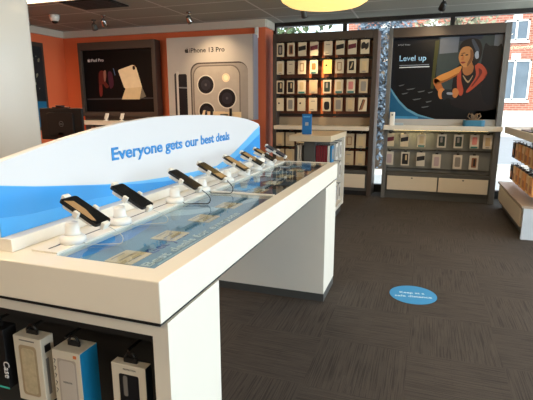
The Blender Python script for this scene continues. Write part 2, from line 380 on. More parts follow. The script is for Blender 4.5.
# pendant bowl
px_, py_ = -1.12, 5.22
t = thing('pendant_lamp', 'large round yellow glowing bowl lamp hanging under the ceiling', 'lamp', (px_, py_, 2.42))
mt = Matrix.Translation((px_, py_, 0))
b = MB(); b.lathe([(.02, 2.445), (.16, 2.447), (.30, 2.458), (.41, 2.48), (.475, 2.52), (.49, 2.56), (.47, 2.56), (.40, 2.50), (.3, 2.475), (.02, 2.465)], M('amber_glass_glow', (255, 214, 128), .4, emit=1.15, var=.05), mt, 48, cap=False); b.build('glass_bowl', t)
b = MB(); b.lathe([(.489, 2.548), (.502, 2.55), (.502, 2.578), (.489, 2.58)], M('bronze', (150, 104, 54), .35, metal=.6), mt, 48, cap=False); b.build('rim', t)
b = MB()
for a in (0, 2.09, 4.19): b.tube([(px_+.48*math.cos(a), py_+.48*math.sin(a), 2.56), (px_+.05*math.cos(a), py_+.05*math.sin(a), CZ-.01)], .004, dgrey, 6)
b.build('hanging_rods', t)
b = MB(); b.lathe([(.07, CZ-.025), (.07, CZ)], dgrey, mt, 24); b.build('canopy', t)
pl = bpy.data.lights.new('bowl_bulb', 'POINT'); pl.energy = 14; pl.color = (1, .75, .42); pl.shadow_soft_size = .15
po = bpy.data.objects.new('bowl_bulb', pl); C.objects.link(po); po.location = (px_, py_, 2.62)

# white column at left
b = MB(); b.prism(rrect(-3.95, 2.62, -3.22, 3.2, .05), CZ, M('gloss_white_paint', (226, 218, 206), .25, var=.02, coat=.3)); o = b.build('column')
tag(o, 'glossy white square column standing behind the counter sign at left', 'column')

# alarm box on the orange corner
tag(bx('alarm_sensor', -2.60, -2.54, 6.97, 6.999, 2.42, 2.58, M('white_plastic', (222, 220, 214), .4), bevel=.008), 'small white alarm sensor box high on the orange wall end', 'sensor')

# ------------------------------------------------------------------ packs
CASEC = {'cream': (208, 192, 162), 'white': (206, 199, 187), 'tan': (186, 166, 134), 'yellow': (238, 205, 110)}
def pcol(n, c): return M('pack_'+n, c, .45, var=.05)
DARK = pcol('dark', (26, 24, 26)); MAROON = pcol('maroon', (96, 26, 44)); TEAL = pcol('teal', (50, 120, 118)); ORNG = pcol('orange_print', (206, 110, 58))
BROWN = pcol('brown', (138, 92, 62)); GREY = pcol('greyish', (138, 130, 122)); PINK = pcol('pink', (205, 128, 122)); DGREEN = pcol('dark_green', (40, 54, 46))
SAND = pcol('sand', (196, 172, 132)); LILAC = pcol('lilac', (180, 160, 166)); BLUEP = pcol('blue_pack', (38, 128, 180))
clearp = clear_mat('clear_plastic', (.95, .95, .95), 1.45, .1)
def pack(x, y, z, wd, h, th, face, style, label, cat, group, rz=0, name='case_pack'):
    """hang pack: z is the bottom, front faces local -y"""
    t = thing(name, label, cat, (x, y, z), rz, group)
    fm = pcol('face_'+face, CASEC.get(face, (220, 210, 190)))
    b = MB(); b.box(-wd/2, wd/2, -th/2, th/2, 0, h, fm)
    b.box(-wd*.16, wd*.16, -.002, .002, h, h+.022, black)      # hang tab
    b.build('box', t, .0015, False)
    f = -th/2
    def pan(nm, pts, m, d=.002):
        mm = Matrix(((1, 0, 0, 0), (0, 0, -1, f), (0, 1, 0, 0), (0, 0, 0, 1)))
        return MB().prism([((u-.5)*wd, v*h) for u, v in pts], d, m, mm).build(nm, t, 0, False)
    if style == 'window': pan('window', rrect(.2, .14, .8, .86, .08), DARK); pan('phone_case', rrect(.34, .24, .66, .74, .08), GREY, .003)
    elif style == 'narrow': pan('window', rrect(.24, .14, .8, .84, .08), BROWN); pan('phone_case', rrect(.44, .24, .68, .76, .06), DARK, .003)
    elif style == 'darkwin': pan('window', rrect(.14, .1, .86, .88, .08), DARK); pan('phone_case', rrect(.5, .4, .72, .8, .06), SAND, .003)
    elif style == 'green': pan('window', rrect(.16, .12, .86, .86, .08), DGREEN); pan('phone_case', rrect(.34, .4, .6, .8, .06), GREY, .003)
    elif style == 'black_band': pan('band', [(.04, .36), (.96, .46), (.96, .78), (.04, .68)], DARK)
    elif style == 'maroon_band': pan('band', [(.04, .36), (.96, .46), (.96, .78), (.04, .68)], MAROON)
    elif style == 'torn': pan('band', smooth_poly([(.1, .35), (.5, .4), (.6, .28), (.9, .45), (.9, .8), (.6, .7), (.4, .85), (.1, .7)], 1), DARK)
    elif style == 'outline':
        for a in ((.25, .2, .75, .25), (.25, .75, .75, .8), (.25, .2, .32, .8), (.68, .2, .75, .8)): pan('outline', [(a[0], a[1]), (a[2], a[1]), (a[2], a[3]), (a[0], a[3])], BROWN)
    elif style == 'orange': pan('print', rrect(.25, .3, .75, .78, .1), ORNG); pan('print', rrect(.2, .02, .8, .14, .02), TEAL)
    elif style == 'tealfoot': pan('window', rrect(.25, .28, .75, .85, .08), SAND); pan('print', rrect(.1, .02, .9, .15, .02), TEAL)
    elif style == 'pink': pan('window', rrect(.22, .28, .78, .85, .08), PINK); pan('print', rrect(.1, .02, .9, .15, .02), TEAL)
    elif style == 'diag': pan('band', [(.2, .1), (.5, .12), (.85, .85), (.6, .88)], BROWN); pan('band', [(.1, .1), (.2, .1), (.6, .88), (.5, .88)], DARK)
    elif style == 'diagwin': pan('window', rrect(.2, .2, .8, .85, .05), DARK); pan('phone_case', [(.3, .3), (.5, .35), (.7, .75), (.55, .75)], SAND, .003)
    elif style == 'greywin': pan('window', rrect(.2, .15, .82, .85, .1), GREY)
    elif style == 'lilac': pan('window', rrect(.22, .15, .8, .82, .1), LILAC)
    elif style == 'blackcase': pan('window', rrect(.2, .1, .85, .72, .2), DARK)
    elif style == 'dot': pan('print', circ(.35, .6, .12, 16, .07), DARK)
    elif style == 'sand': pan('window', rrect(.22, .2, .78, .82, .05), SAND); pan('print', rrect(.3, .05, .7, .12, .02), GREY)
    elif style == 'plain': pan('print', rrect(.25, .72, .75, .78, .02), GREY); pan('print', rrect(.2, .1, .6, .15, .02), GREY)
    return t
SD = {'window': 'cream pack with dark window', 'narrow': 'cream pack with narrow brown window', 'darkwin': 'cream pack with big black window', 'green': 'cream pack with dark green window',
      'black_band': 'cream pack with black band', 'maroon_band': 'cream pack with maroon band', 'torn': 'cream pack with jagged black band', 'outline': 'cream pack with brown outlined phone',
      'orange': 'pack with orange print and teal foot', 'tealfoot': 'cream pack with teal foot', 'pink': 'pack with pink window and teal foot', 'diag': 'cream pack with brown diagonal stripe',
      'diagwin': 'cream pack with black slanted window', 'greywin': 'cream pack with grey window', 'lilac': 'cream pack with lilac window', 'blackcase': 'cream pack with black case shape', 'dot': 'cream pack with one dark dot',
      'sand': 'cream pack with sand window', 'plain': 'plain cream pack'}
ORD = ['first', 'second', 'third', 'fourth', 'fifth', 'sixth', 'seventh', 'last']

# ------------------------------------------------------------------ brown wall display with packs
t = thing('wall_display', 'tall dark brown wall display full of hanging phone case packs', 'display', (-1.51, 7.2, 0))
fx0, fx1 = -2.30, -.70
brownp = M('brown_gloss_panel', (100, 56, 38), .3, var=.25, scale=5)
b = MB(); b.box(fx0, fx0+.06, 6.98, 7.43, 0, 2.46, frame_br); b.box(fx1-.07, fx1, 6.98, 7.43, 0, 2.46, frame_br); b.box(fx0+.06, fx1-.07, 6.98, 7.43, 2.34, 2.46, frame_br); b.build('frame', t, .004)
pn = bx('back_panel', fx0+.06, fx1-.07, 7.2, 7.24, .40, 2.34, brownp, t)
b = MB()
for x in (-1.74, -1.54, -1.34): b.box(x-.02, x+.02, 7.185, 7.199, 1.2, 2.34, M('copper_strip', (206, 112, 60), .35, var=.2))
b.build('upright_strips', t)
b = MB()
for z in (2.085, 1.79, 1.525, 1.235, .98, .73, .43): b.box(fx0+.06, fx1-.07, 7.17, 7.199, z-.02+.0, z+.02, M('dark_rail', (34, 26, 22), .4))
b.build('cross_rails', t)
bx('shelf', fx0+.06, fx1-.07, 6.86, 7.19, 1.015, 1.075, beigeshelf, t, .004)
bx('shelf_back', fx0+.06, fx1-.07, 7.15, 7.19, 1.075, 1.2, M('taupe_panel', (150, 132, 108), .5), t)
dr = MB().box(fx0+.06, fx1-.07, 7.0, 7.40, .08, .40, dgrey).build('cabinet', t, .004)
for k, (a, c) in enumerate(((fx0+.09, -1.54), (-1.51, fx1-.10))):
    d = bx('drawer', a, c, 6.975, 7.0, .13, .34, beigeshelf, t, .003)
    bx('drawer_lock', (a+c)/2-.012, (a+c)/2+.012, 6.968, 6.975, .30, .315, steel, d)
bx('plinth', fx0+.06, fx1-.07, 7.04, 7.38, 0, .08, black_matte, t)
colx = [-2.18, -2.01, -1.83, -1.645, -1.43, -1.25, -1.07, -.885]
rowz = [2.125, 1.858, 1.565, 1.298]; rowh = [.20, .20, .20, .20]
styles = [['window', 'narrow', 'black_band', 'maroon_band', 'plain', 'black_band', 'maroon_band', 'torn'],
          ['sand', 'plain', 'outline', 'orange', 'dot', 'outline', 'diagwin', 'sand'],
          ['darkwin', 'darkwin', 'tealfoot', 'sand', 'green', 'tealfoot', 'pink', 'greywin'],
          ['dot', 'greywin', 'dot', 'plain', 'blackcase', 'greywin', 'sand', 'diag']]
rn = ['top row', 'second row', 'third row', 'fourth row']
class Hooks:
    def box(s, *a): MB().box(*a).build('hook', t)
hook = Hooks(); fixture = t
for r_ in range(4):
    for c_ in range(8):
        st = styles[r_][c_]
        wd = .125 if c_ > 1 else .115
        fc = 'yellow' if (c_ == 4 and r_ == 1) else ('tan' if (st in ('sand', 'greywin') and c_ > 2) else 'cream')
        d_ = SD[st]
        if fc == 'yellow': d_ = 'yellow pack with one dark dot'
        pack(colx[c_], 7.0, rowz[r_], wd, rowh[r_], .022, fc, st, f"{d_}, {rn[r_]}, {ORD[c_]} from left, brown wall display", 'package', 'case packs on the upper brown wall display')
        hook.box(colx[c_]-.004, colx[c_]+.004, 6.95, 7.17, rowz[r_]+rowh[r_]+.022, rowz[r_]+rowh[r_]+.030, black)
low = [(-2.18, .745, 'sand'), (-2.01, .745, 'plain'), (-1.83, .745, 'sand'), (-1.06, .745, 'outline'), (-.885, .745, 'sand'),
       (-2.18, .48, 'plain'), (-2.01, .48, 'sand'), (-1.06, .48, 'plain'), (-.885, .48, 'sand')]
lw = ['far left', 'second from left', 'third from left', 'second from right edge', 'at right edge']
for i, (x, z, st) in enumerate(low):
    pos = {-2.18: 'far left', -2.01: 'second from left', -1.83: 'third from left', -1.06: 'next to right edge', -.885: 'at right edge'}[x]
    pack(x, 7.0, z, .14, .215, .03, 'tan', st, f"{SD[st].replace('cream', 'tan')} under brown display's shelf, {'upper' if z > .6 else 'lower'} row, {pos}", 'package', 'packs below the shelf of the brown wall display')
    hook.box(x-.004, x+.004, 6.95, 7.17, z+.237, z+.245, black)
# glowing yellow package on the lower shelf
# ------------------------------------------------------------------ gaming poster display
gx0, gx1 = -.55, 1.02
t = thing('wall_display', 'tall grey wall display with gaming poster, white shelf and two cream drawers', 'display', ((gx0+gx1)/2, 7.2, 0))
b = MB(); b.box(gx0, gx0+.055, 6.98, 7.43, 0, 2.46, grey); b.box(gx1-.075, gx1, 6.98, 7.43, 0, 2.46, grey); b.box(gx0+.055, gx1-.075, 6.98, 7.43, 2.33, 2.46, frame_br)
b.build('frame', t, .004)
PX0, PX1, PZ0, PZ1, PY = gx0+.055, gx1-.075, 1.19, 2.33, 7.08
po_ = bx('poster', PX0, PX1, PY, PY+.03, PZ0, PZ1, M('poster_navy', (13, 17, 26), .4, var=.3, spec=.2), t)
def art(parent, name, pts, col, layer, x0, x1, z0, z1, yy, sm=0, rough=.35, gen=None):
    """flat printed shape; pts in 0..1 from the poster's top left"""
    if sm: pts = smooth_poly(pts, sm)
    mm = Matrix(((1, 0, 0, 0), (0, 0, -1, yy-.0006*layer), (0, 1, 0, 0), (0, 0, 0, 1)))
    q = [(x0+u*(x1-x0), z1-v*(z1-z0)) for u, v in pts]
    return MB().prism(q, .0006, gen or M('ink_%d_%d_%d' % col, col, rough, var=.12, scale=12, spec=.2), mm).build(name, parent)
def GA(name, pts, col, layer, sm=0): return art(po_, name, [((x-20)/455, (y-40)/332) for x, y in pts], col, layer, PX0, PX1, PZ0, PZ1, PY, sm)
GA('room_wall', [(215, 42), (470, 42), (470, 230), (215, 260)], (48, 58, 60), 1)
GA('pale_wall', [(222, 44), (300, 44), (298, 104), (222, 108)], (96, 102, 112), 2)
GA('shelf_shape', [(300, 42), (395, 42), (390, 56), (300, 62)], (36, 44, 62), 2)
GA('curtain', [(440, 41), (474, 41), (474, 86), (440, 86)], (104, 112, 124), 2)
GA('screen', [(30, 75), (220, 52), (208, 252), (45, 262)], (11, 14, 20), 2)
GA('screen_edge', [(202, 56), (219, 53), (208, 248), (196, 246)], (56, 58, 30), 3)
GA('chair_back', [(400, 96), (425, 84), (455, 86), (474, 100), (474, 368), (395, 368)], (12, 13, 20), 3, 2)
GA('desk', [(24, 255), (200, 246), (474, 270), (474, 371), (24, 371)], (12, 13, 16), 3)
GA('torso', [(300, 160), (345, 150), (420, 165), (455, 215), (465, 330), (300, 320), (285, 250)], (24, 18, 20), 4, 2)
GA('vest_lapel', [(316, 168), (304, 190), (306, 236), (314, 268), (328, 276), (334, 254), (322, 216)], (150, 62, 42), 5, 1)
GA('vest_lapel', [(372, 156), (392, 150), (414, 168), (424, 196), (398, 226), (356, 262), (346, 258), (366, 226), (380, 194)], (156, 64, 44), 5, 1)
GA('vest_fold', [(388, 168), (404, 186), (372, 236), (366, 236), (390, 196)], (92, 34, 28), 6, 1)
GA('sleeve_shade', [(424, 190), (452, 220), (462, 300), (430, 310), (404, 250)], (18, 15, 20), 5, 1)
GA('upper_arm', [(318, 158), (270, 178), (225, 196), (208, 214), (222, 228), (262, 214), (305, 190)], (176, 120, 62), 6, 2)
GA('forearm', [(207, 206), (208, 228), (232, 262), (248, 276), (262, 262), (246, 240), (232, 214)], (150, 86, 44), 6, 2)
GA('hand', [(232, 250), (250, 246), (262, 262), (258, 284), (240, 288), (230, 272)], (172, 112, 66), 7, 2)
GA('game_controller', [(246, 262), (262, 250), (300, 256), (306, 276), (296, 292), (272, 286), (256, 294), (246, 282)], (30, 32, 38), 8, 2)
GA('controller_light', [(268, 262), (292, 264), (290, 272), (268, 270)], (130, 136, 150), 9, 1)
GA('neck', [(326, 150), (362, 140), (366, 180), (345, 196), (326, 184)], (150, 96, 56), 5, 2)
GA('hair', [(302, 96), (312, 66), (345, 52), (380, 60), (396, 96), (388, 140), (366, 158), (350, 120), (318, 92)], (24, 18, 18), 7, 2)
GA('face', [(306, 104), (318, 86), (344, 84), (360, 104), (360, 138), (342, 162), (323, 160), (309, 142), (303, 124)], (172, 118, 70), 8, 2)
GA('brow', [(309, 109), (322, 106), (334, 108), (322, 110)], (40, 24, 18), 9); GA('eye', [(311, 115), (320, 113), (320, 118), (312, 118)], (30, 20, 16), 9, 1)
GA('eye', [(330, 114), (340, 113), (341, 117), (331, 118)], (30, 20, 16), 9, 1); GA('mouth', [(312, 143), (324, 141), (334, 144), (322, 149)], (120, 48, 40), 9, 1)
GA('nose', [(318, 118), (325, 118), (324, 134), (314, 134)], (160, 98, 56), 9, 1)
GA('headphone_band', [(350, 62), (360, 58), (384, 96), (380, 110), (374, 108)], (60, 66, 78), 9, 1)
GA('headphone', [(370, 106), (380, 103), (384, 126), (375, 132), (368, 120)], (150, 158, 172), 10, 2)
GA('cheek_tone', [(348, 94), (360, 106), (359, 138), (342, 161), (340, 150), (350, 124)], (112, 72, 44), 9, 1)
GA('arm_tone', [(222, 222), (262, 208), (305, 186), (306, 192), (262, 216), (224, 230)], (130, 78, 36), 7, 1)
GA('right_hand', [(290, 252), (304, 246), (316, 262), (306, 284), (292, 278)], (170, 108, 62), 9, 2)
GA('necklace', [(330, 196), (350, 218), (366, 196), (366, 202), (350, 226), (328, 200)], (150, 128, 100), 9, 1)
for i, (x, y, w_) in enumerate(((55, 232, 26), (90, 248, 40), (70, 266, 30), (140, 258, 34), (185, 262, 22), (120, 290, 40), (178, 300, 28), (160, 322, 36))): GA('desk_glint', [(x, y), (x+w_, y-5), (x+w_*.8, y), (x+w_*.2, y+4)], (88, 92, 96), 5)
wave = [(20, 250), (34, 272), (60, 304), (95, 335), (140, 358), (205, 372), (20, 372)]
GA('blue_wave', wave, (30, 86, 122), 11)
GA('wave_line', [(20, 240), (20, 250), (34, 272), (60, 304), (95, 335), (140, 358), (205, 372), (225, 372), (150, 352), (100, 328), (62, 294), (38, 264)], (90, 140, 170), 12)
GA('wave_foot', [(50, 360), (150, 362), (150, 372), (20, 372)], (60, 128, 170), 13)
tw = M('headline_blue', (140, 190, 230), .4); tg = M('ink_pale', (150, 158, 168), .4)
def gtext(s, x, y, w_, h, m, bold=0): return lettering('lettering', s, w_/455*(PX1-PX0), h/332*(PZ1-PZ0), m, frame_mat((PX0+(x-20)/455*(PX1-PX0), PY-.0085, PZ1-(y-40)/332*(PZ1-PZ0)), (1, 0, 0), (0, 0, 1)), po_, bold)
gtext('Level up', 52, 132, 116, 23, tw, .014); gtext('AT&T Fiber', 42, 70, 54, 6, tg)
GA('small_print', [(54, 149), (182, 147), (182, 150), (54, 152)], (120, 130, 145), 6); GA('small_print', [(54, 157), (184, 155), (184, 159), (54, 160)], (190, 198, 210), 6)
bx('poster_sill', PX0, PX1, 7.06, 7.14, 1.035, 1.19, M('pale_panel', (160, 160, 158), .45), t)
bx('shelf', gx0-.0, gx1-.0, 6.86, 7.055, 1.035, 1.10, M('pale_laminate', (212, 206, 194), .4), t, .004)
b = MB(); b.box(PX0, PX1, 7.16, 7.2, .38, 1.035, M('grey_peg_panel', (120, 122, 122), .5)); b.build('back_panel', t)
b = MB()
for z in (1.0, .735, .45): b.box(PX0, PX1, 7.14, 7.16, z-.015, z+.005, dgrey)
b.build('cross_rails', t)
bx('light_strip', PX0+.08, PX1-.08, 7.03, 7.05, 1.024, 1.034, M('strip_glow', (255, 226, 150), .5, emit=3), t)
area('strip_lamp', (PX0+.35, 7.03, 1.02), .5, .03, 1.3, (1, .78, .38))
dr = MB().box(PX0, PX1, 7.0, 7.40, .09, .40, dgrey).build('cabinet', t, .004)
mid = (PX0+PX1)/2+.03
for a, c in ((PX0+.03, mid-.01), (mid+.01, PX1-.02)):
    d = bx('drawer', a, c, 6.975, 7.0, .135, .345, beigeshelf, t, .003)
    bx('drawer_lock', (a+c)/2-.012, (a+c)/2+.012, 6.967, 6.975, .315, .332, dgrey, d)
bx('plinth', PX0, PX1, 7.02, 7.38, 0, .09, dgrey, t)
g1 = [(-.455, 'maroon_band'), (-.25, 'black_band'), (-.01, 'tealfoot'), (.265, 'green'), (.49, 'green'), (.70, 'pink'), (.87, 'sand')]
g2 = [(-.455, 'lilac'), (-.225, 'darkwin'), (-.005, 'black_band'), (.215, 'lilac'), (.50, 'greywin'), (.715, 'narrow')]
GD = ORD[:]
for i, (x, st) in enumerate(g1):
    pack(x, 7.02, .785, .115 if st != 'green' else .12, .19, .022, 'cream' if i < 3 else 'white', st, f"{SD[st]}, {GD[i]} from left in upper row under gaming poster", 'package', 'case packs under the gaming poster')
    hook.box(x-.004, x+.004, 6.98, 7.145, .997, 1.003, black)
for i, (x, st) in enumerate(g2):
    pack(x, 7.02, .505 if i < 3 else .485, .118, .20, .022, 'white', st, f"{SD[st]}, {GD[i]} from left in lower row under gaming poster", 'package', 'case packs under the gaming poster')
    hook.box(x-.004, x+.004, 6.98, 7.145, .727, .733, black)
# things on the shelf
t = thing('smart_speaker', 'white upright gadget on the left end of the gaming poster shelf', 'gadget', (-.44, 6.95, 1.10))
b = MB(); b.prism(rrect(-.475, 6.92, -.405, 6.985, .015), .19, M('white_plastic', (222, 220, 214), .4), Matrix.Translation((0, 0, 1.10))); b.build('body', t, .004)
MB().lathe([(.012, 0), (.012, .002)], grey, frame_mat((-.44, 6.92, 1.25), (1, 0, 0), (0, 0, 1)), 16).build('button', t)
tag(bx('leaflet_box', -.40, -.28, 6.93, 6.98, 1.10, 1.135, M('pale_blue_card', (150, 168, 182), .6), bevel=.002), 'low pale blue box beside the white gadget on the shelf', 'box')
t = thing('gift_box', 'round blue gift box with a brown bow at the right end of the shelf', 'box', (.66, 6.96, 1.10))
MB().prism(rrect(.52, 6.885, .80, 7.03, .05), .085, M('teal_blue_box', (44, 110, 140), .5), Matrix.Translation((0, 0, 1.10))).build('box', t, .006)
ribbon = M('bow_brown', (120, 96, 70), .6)
for s_ in (-1, 1):
    for q in (.35, .75):
        MB().tube([(.66, 6.96, 1.187), (.66+s_*.03*q, 6.96, 1.25), (.66+s_*.09*q, 6.96, 1.275), (.66+s_*.11*q, 6.95, 1.235), (.66+s_*.06*q, 6.955, 1.195), (.66, 6.96, 1.187)], .009, ribbon).build('bow_loop', t)
MB().tube([(.55, 6.885, 1.19), (.66, 6.885, 1.192), (.77, 6.885, 1.19)], .006, ribbon).build('ribbon', t)

# ------------------------------------------------------------------ phone poster display
ix0, ix1 = -4.08, -2.57
t = thing('wall_display', 'pale grey wall display with large phone camera poster on the orange wall', 'display', ((ix0+ix1)/2, 6.97, 0))
silver = M('poster_grey', (178, 172, 166), .4, var=.04)
b = MB(); b.box(ix0, ix1, 6.8, 6.998, 1.16, 2.46, silver); pan_ = b.build('poster', t, .004)
bx('side_trim', ix1, ix1+.02, 6.8, 6.998, 1.16, 2.46, M('bluish_metal', (140, 146, 158), .4), t)
PXa, PXb, PZa, PZb, PYi = ix0, ix1, 1.10, 2.46, 6.8
def IA(name, pts, col, layer, sm=0, gen=None): return art(pan_, name, [((x-65)/402, min((y-43)/440, (2.46-1.165)/1.65)) for x, y in pts], col, layer, PXa, PXb, PZb-1.65, PZb, PYi, sm, gen=gen)
IA('phone_outline', rrect(178, 150, 446, 470, 42), (74, 66, 62), 1)
IA('phone_back', rrect(184, 156, 446, 470, 38), (150, 142, 136), 2)
IA('camera_plate_edge', rrect(190, 162, 412, 400, 44), (110, 102, 96), 3)
IA('camera_plate', rrect(195, 167, 407, 395, 40), (172, 162, 152), 4)
for cx, cy, rr in ((251, 243, 42), (350, 300, 44), (252, 356, 40)):
    IA('lens_ring', circ(cx, cy, rr), (206, 200, 190), 5); IA('lens', circ(cx, cy, rr-5), (28, 26, 30), 6); IA('lens_glass', circ(cx, cy, rr*.55), (44, 42, 50), 7); IA('lens_center', circ(cx, cy, 6, 16), (80, 78, 84), 8)
IA('flash', circ(346, 215, 18), (232, 210, 176), 5); IA('flash_center', circ(346, 215, 11), (248, 232, 200), 6)
IA('side_phone_edge', rrect(98, 192, 116, 420, 8), (60, 58, 60), 1); IA('side_phone_metal', rrect(108, 184, 122, 420, 7), (196, 192, 186), 2)
IA('front_phone', rrect(118, 196, 160, 420, 8), (24, 26, 32), 3); IA('front_phone_band', [(118, 250), (160, 252), (160, 258), (118, 256)], (120, 124, 130), 4)
sx = lambda x: PXa+(x-65)/402*(PXb-PXa)
sz = lambda y: PZb-(y-43)/440*1.65
inkd = M('ink_black', (28, 26, 26), .5)
lettering('lettering', 'iPhone 13 Pro', sx(342)-sx(177), .074, inkd, frame_mat((sx(177), PYi-.001, sz(108)), (1, 0, 0), (0, 0, 1)), pan_, .012)
apple('apple_emblem', .072, inkd, frame_mat((sx(154), PYi-.001, sz(108)+.002), (1, 0, 0), (0, 0, 1)), pan_)
b = MB(); b.box(ix0, ix1, 6.8, 6.998, .09, 1.10, M('grey_peg_panel', (120, 122, 122), .5)); b.build('base_panel', t)
bx('shelf', ix0, ix1, 6.5, 6.8, 1.04, 1.10, beigeshelf, t, .004)
bx('plinth', ix0, ix1, 6.83, 6.99, 0, .09, black_matte, t)
# boards and stands on that shelf
t = thing('folding_board', 'cream folded card display with black clips on the shelf under the phone poster', 'display board', (-2.98, 6.62, 1.10))
cardm = M('cream_card', (222, 196, 156), .6)
b = MB(); b.box(-3.28, -2.98, 6.62, 6.632, 1.10, 1.29, cardm); b.box(-2.98, -2.70, 6.622, 6.634, 1.10, 1.285, cardm); b.build('card', t)
b = MB(); b.box(-3.22, -3.18, 6.60, 6.619, 1.10, 1.33, black); b.build('clip', t, .003)
b = MB(); b.box(-2.89, -2.85, 6.60, 6.619, 1.14, 1.34, black); b.build('clip', t, .003)
b = MB(); b.box(-3.05, -2.92, 6.61, 6.62, 1.23, 1.25, dgrey); b.build('label_strip', t)
t = thing('phone_easel', 'small cream easel left of the folded card display', 'stand', (-3.38, 6.62, 1.10))
MB().prism([(-3.42, 1.10), (-3.36, 1.10), (-3.31, 1.31), (-3.34, 1.31)], .012, cardm, Matrix(((1, 0, 0, 0), (0, 0, -1, 6.62), (0, 1, 0, 0), (0, 0, 0, 1)))).build('panel', t)

# ------------------------------------------------------------------ tablet poster display
tx0, tx1 = -5.90, -4.32
t = thing('wall_display', 'dark framed black tablet poster display on the orange wall at left', 'display', ((tx0+tx1)/2, 6.95, 0))
b = MB(); b.box(tx0, tx0+.055, 6.82, 6.998, 1.19, 2.46, frame_br); b.box(tx1-.07, tx1, 6.82, 6.998, 1.19, 2.46, frame_br); b.box(tx0+.055, tx1-.07, 6.82, 6.998, 2.33, 2.46, frame_br); b.box(tx0+.055, tx1-.07, 6.82, 6.998, 1.19, 1.27, frame_br)
b.build('frame', t, .004)
tp = bx('poster', tx0+.055, tx1-.07, 6.88, 6.95, 1.27, 2.33, M('poster_black', (10, 10, 12), .45, spec=.15), t)
def TA(name, pts, col, layer, sm=0): return art(tp, name, [((x-45)/285, (y-55)/260) for x, y in pts], col, layer, tx0+.055, tx1-.07, 1.27, 2.33, 6.88, sm)
TA('tablet_back', [(188, 142), (192, 138), (246, 120), (254, 122), (262, 132), (280, 210), (268, 214), (215, 218), (208, 212)], (226, 208, 176), 1)
TA('keyboard_half', [(214, 216), (280, 210), (268, 262), (196, 262)], (212, 190, 152), 2)
TA('stand_shadow_side', [(280, 212), (294, 250), (276, 258), (268, 262)], (120, 112, 100), 1)
TA('camera_spot', rrect(247, 124, 257, 140, 4), (24, 22, 22), 3)
TA('floor_line', [(50, 258), (330, 254), (330, 260), (50, 264)], (58, 58, 62), 1)
TA('screen_art', [(108, 150), (130, 142), (140, 160), (134, 186), (146, 206), (134, 214), (120, 196), (112, 240), (106, 236)], (92, 36, 32), 2, 2)
TA('screen_art', [(128, 144), (138, 142), (134, 182), (128, 182)], (150, 106, 92), 3, 1)
TA('screen_art', [(146, 150), (162, 150), (166, 200), (150, 214)], (70, 34, 52), 2, 2)
TA('screen_art', [(106, 206), (118, 204), (116, 244), (106, 246)], (112, 44, 40), 3, 2)
TA('screen_edge', [(168, 132), (171, 132), (176, 160), (174, 162)], (90, 120, 160), 3)
tx = lambda x: tx0+.055+(x-45)/285*(tx1-tx0-.125)
tz = lambda y: 2.33-(y-55)/260*1.06
inkw = M('ink_white', (225, 225, 228), .5)
lettering('lettering', 'iPad Pro', tx(131)-tx(77), .052, inkw, frame_mat((tx(77), 6.879, tz(102)), (1, 0, 0), (0, 0, 1)), tp, .01)
apple('apple_emblem', .055, inkw, frame_mat((tx(64), 6.879, tz(102)), (1, 0, 0), (0, 0, 1)), tp)
bx('shelf', tx0, tx1, 6.52, 6.88, 1.05, 1.12, M('pale_laminate', (212, 206, 194), .4), t, .004)
b = MB(); b.box(tx0, tx1, 6.88, 6.998, .09, 1.05, M('grey_peg_panel', (120, 122, 122), .5)); b.build('base_panel', t)
b = MB(); b.box(tx0, tx1, 6.88, 6.998, 1.12, 1.19, frame_br); b.build('shelf_back', t)
bx('plinth', tx0, tx1, 6.9, 6.99, 0, .09, black_matte, t)
for i, x in enumerate((-5.25, -4.93)):
    s_ = thing('device_stand', ['small white device stand, left one under the tablet poster', 'small white device stand, right one under the tablet poster'][i], 'stand', (x, 6.64, 1.12), 0, 'device stands under the tablet poster')
    wp = M('white_plastic', (222, 220, 214), .4)
    MB().lathe([(.04, 1.12), (.04, 1.135), (.015, 1.14), (.013, 1.17)], wp, Matrix.Translation((x, 6.64, 0)), 20).build('base', s_)
    MB().box(-.035, .035, -.006, .006, 0, .10, wp, Matrix.Translation((x, 6.64, 1.155)) @ Matrix.Rotation(R(-25), 4, 'X')).build('cradle', s_)
for i, (x, fc) in enumerate(((-5.68, 'cream'), (-5.52, 'yellow'), (-5.36, 'cream'), (-5.20, 'tan'), (-5.04, 'cream'))):
    pack(x, 6.84, .80, .12, .20, .03, fc, 'sand', f"{['cream','bright yellow','cream','tan','cream'][i]} pack hanging under the tablet poster shelf, {ORD[i]} from left", 'package', 'packs under the tablet poster shelf')
spot((-5.45, 6.7, 1.04), (-5.45, 6.95, .8), 2.0, 120)

# poster on the left wall
t = thing('wall_poster', 'narrow framed poster with blue foot on the left orange wall', 'poster', (X0+.02, 6.13, 1.7))
bx('frame', X0+.001, X0+.05, 5.77, 6.50, .95, 2.44, frame_br, t, .004)
pp = bx('print', X0+.05, X0+.054, 5.82, 6.45, 1.01, 2.37, M('poster_dark', (26, 34, 40), .4, var=.4, scale=5), t)
bx('blue_foot', X0+.054, X0+.056, 5.82, 6.45, 1.01, 1.45, M('deep_blue_print', (26, 104, 150), .4), pp)
b = MB()
rr_ = random.Random(3)
for k in range(26):
    y = 5.88+rr_.random()*.5; z = 1.6+rr_.random()*.6; s_ = .012+.02*rr_.random(); b.box(X0+.054, X0+.056, y, y+s_, z, z+s_*1.5, M('ink_fleck', (130, 135, 120), .5))
b.build('pale_flecks', pp)

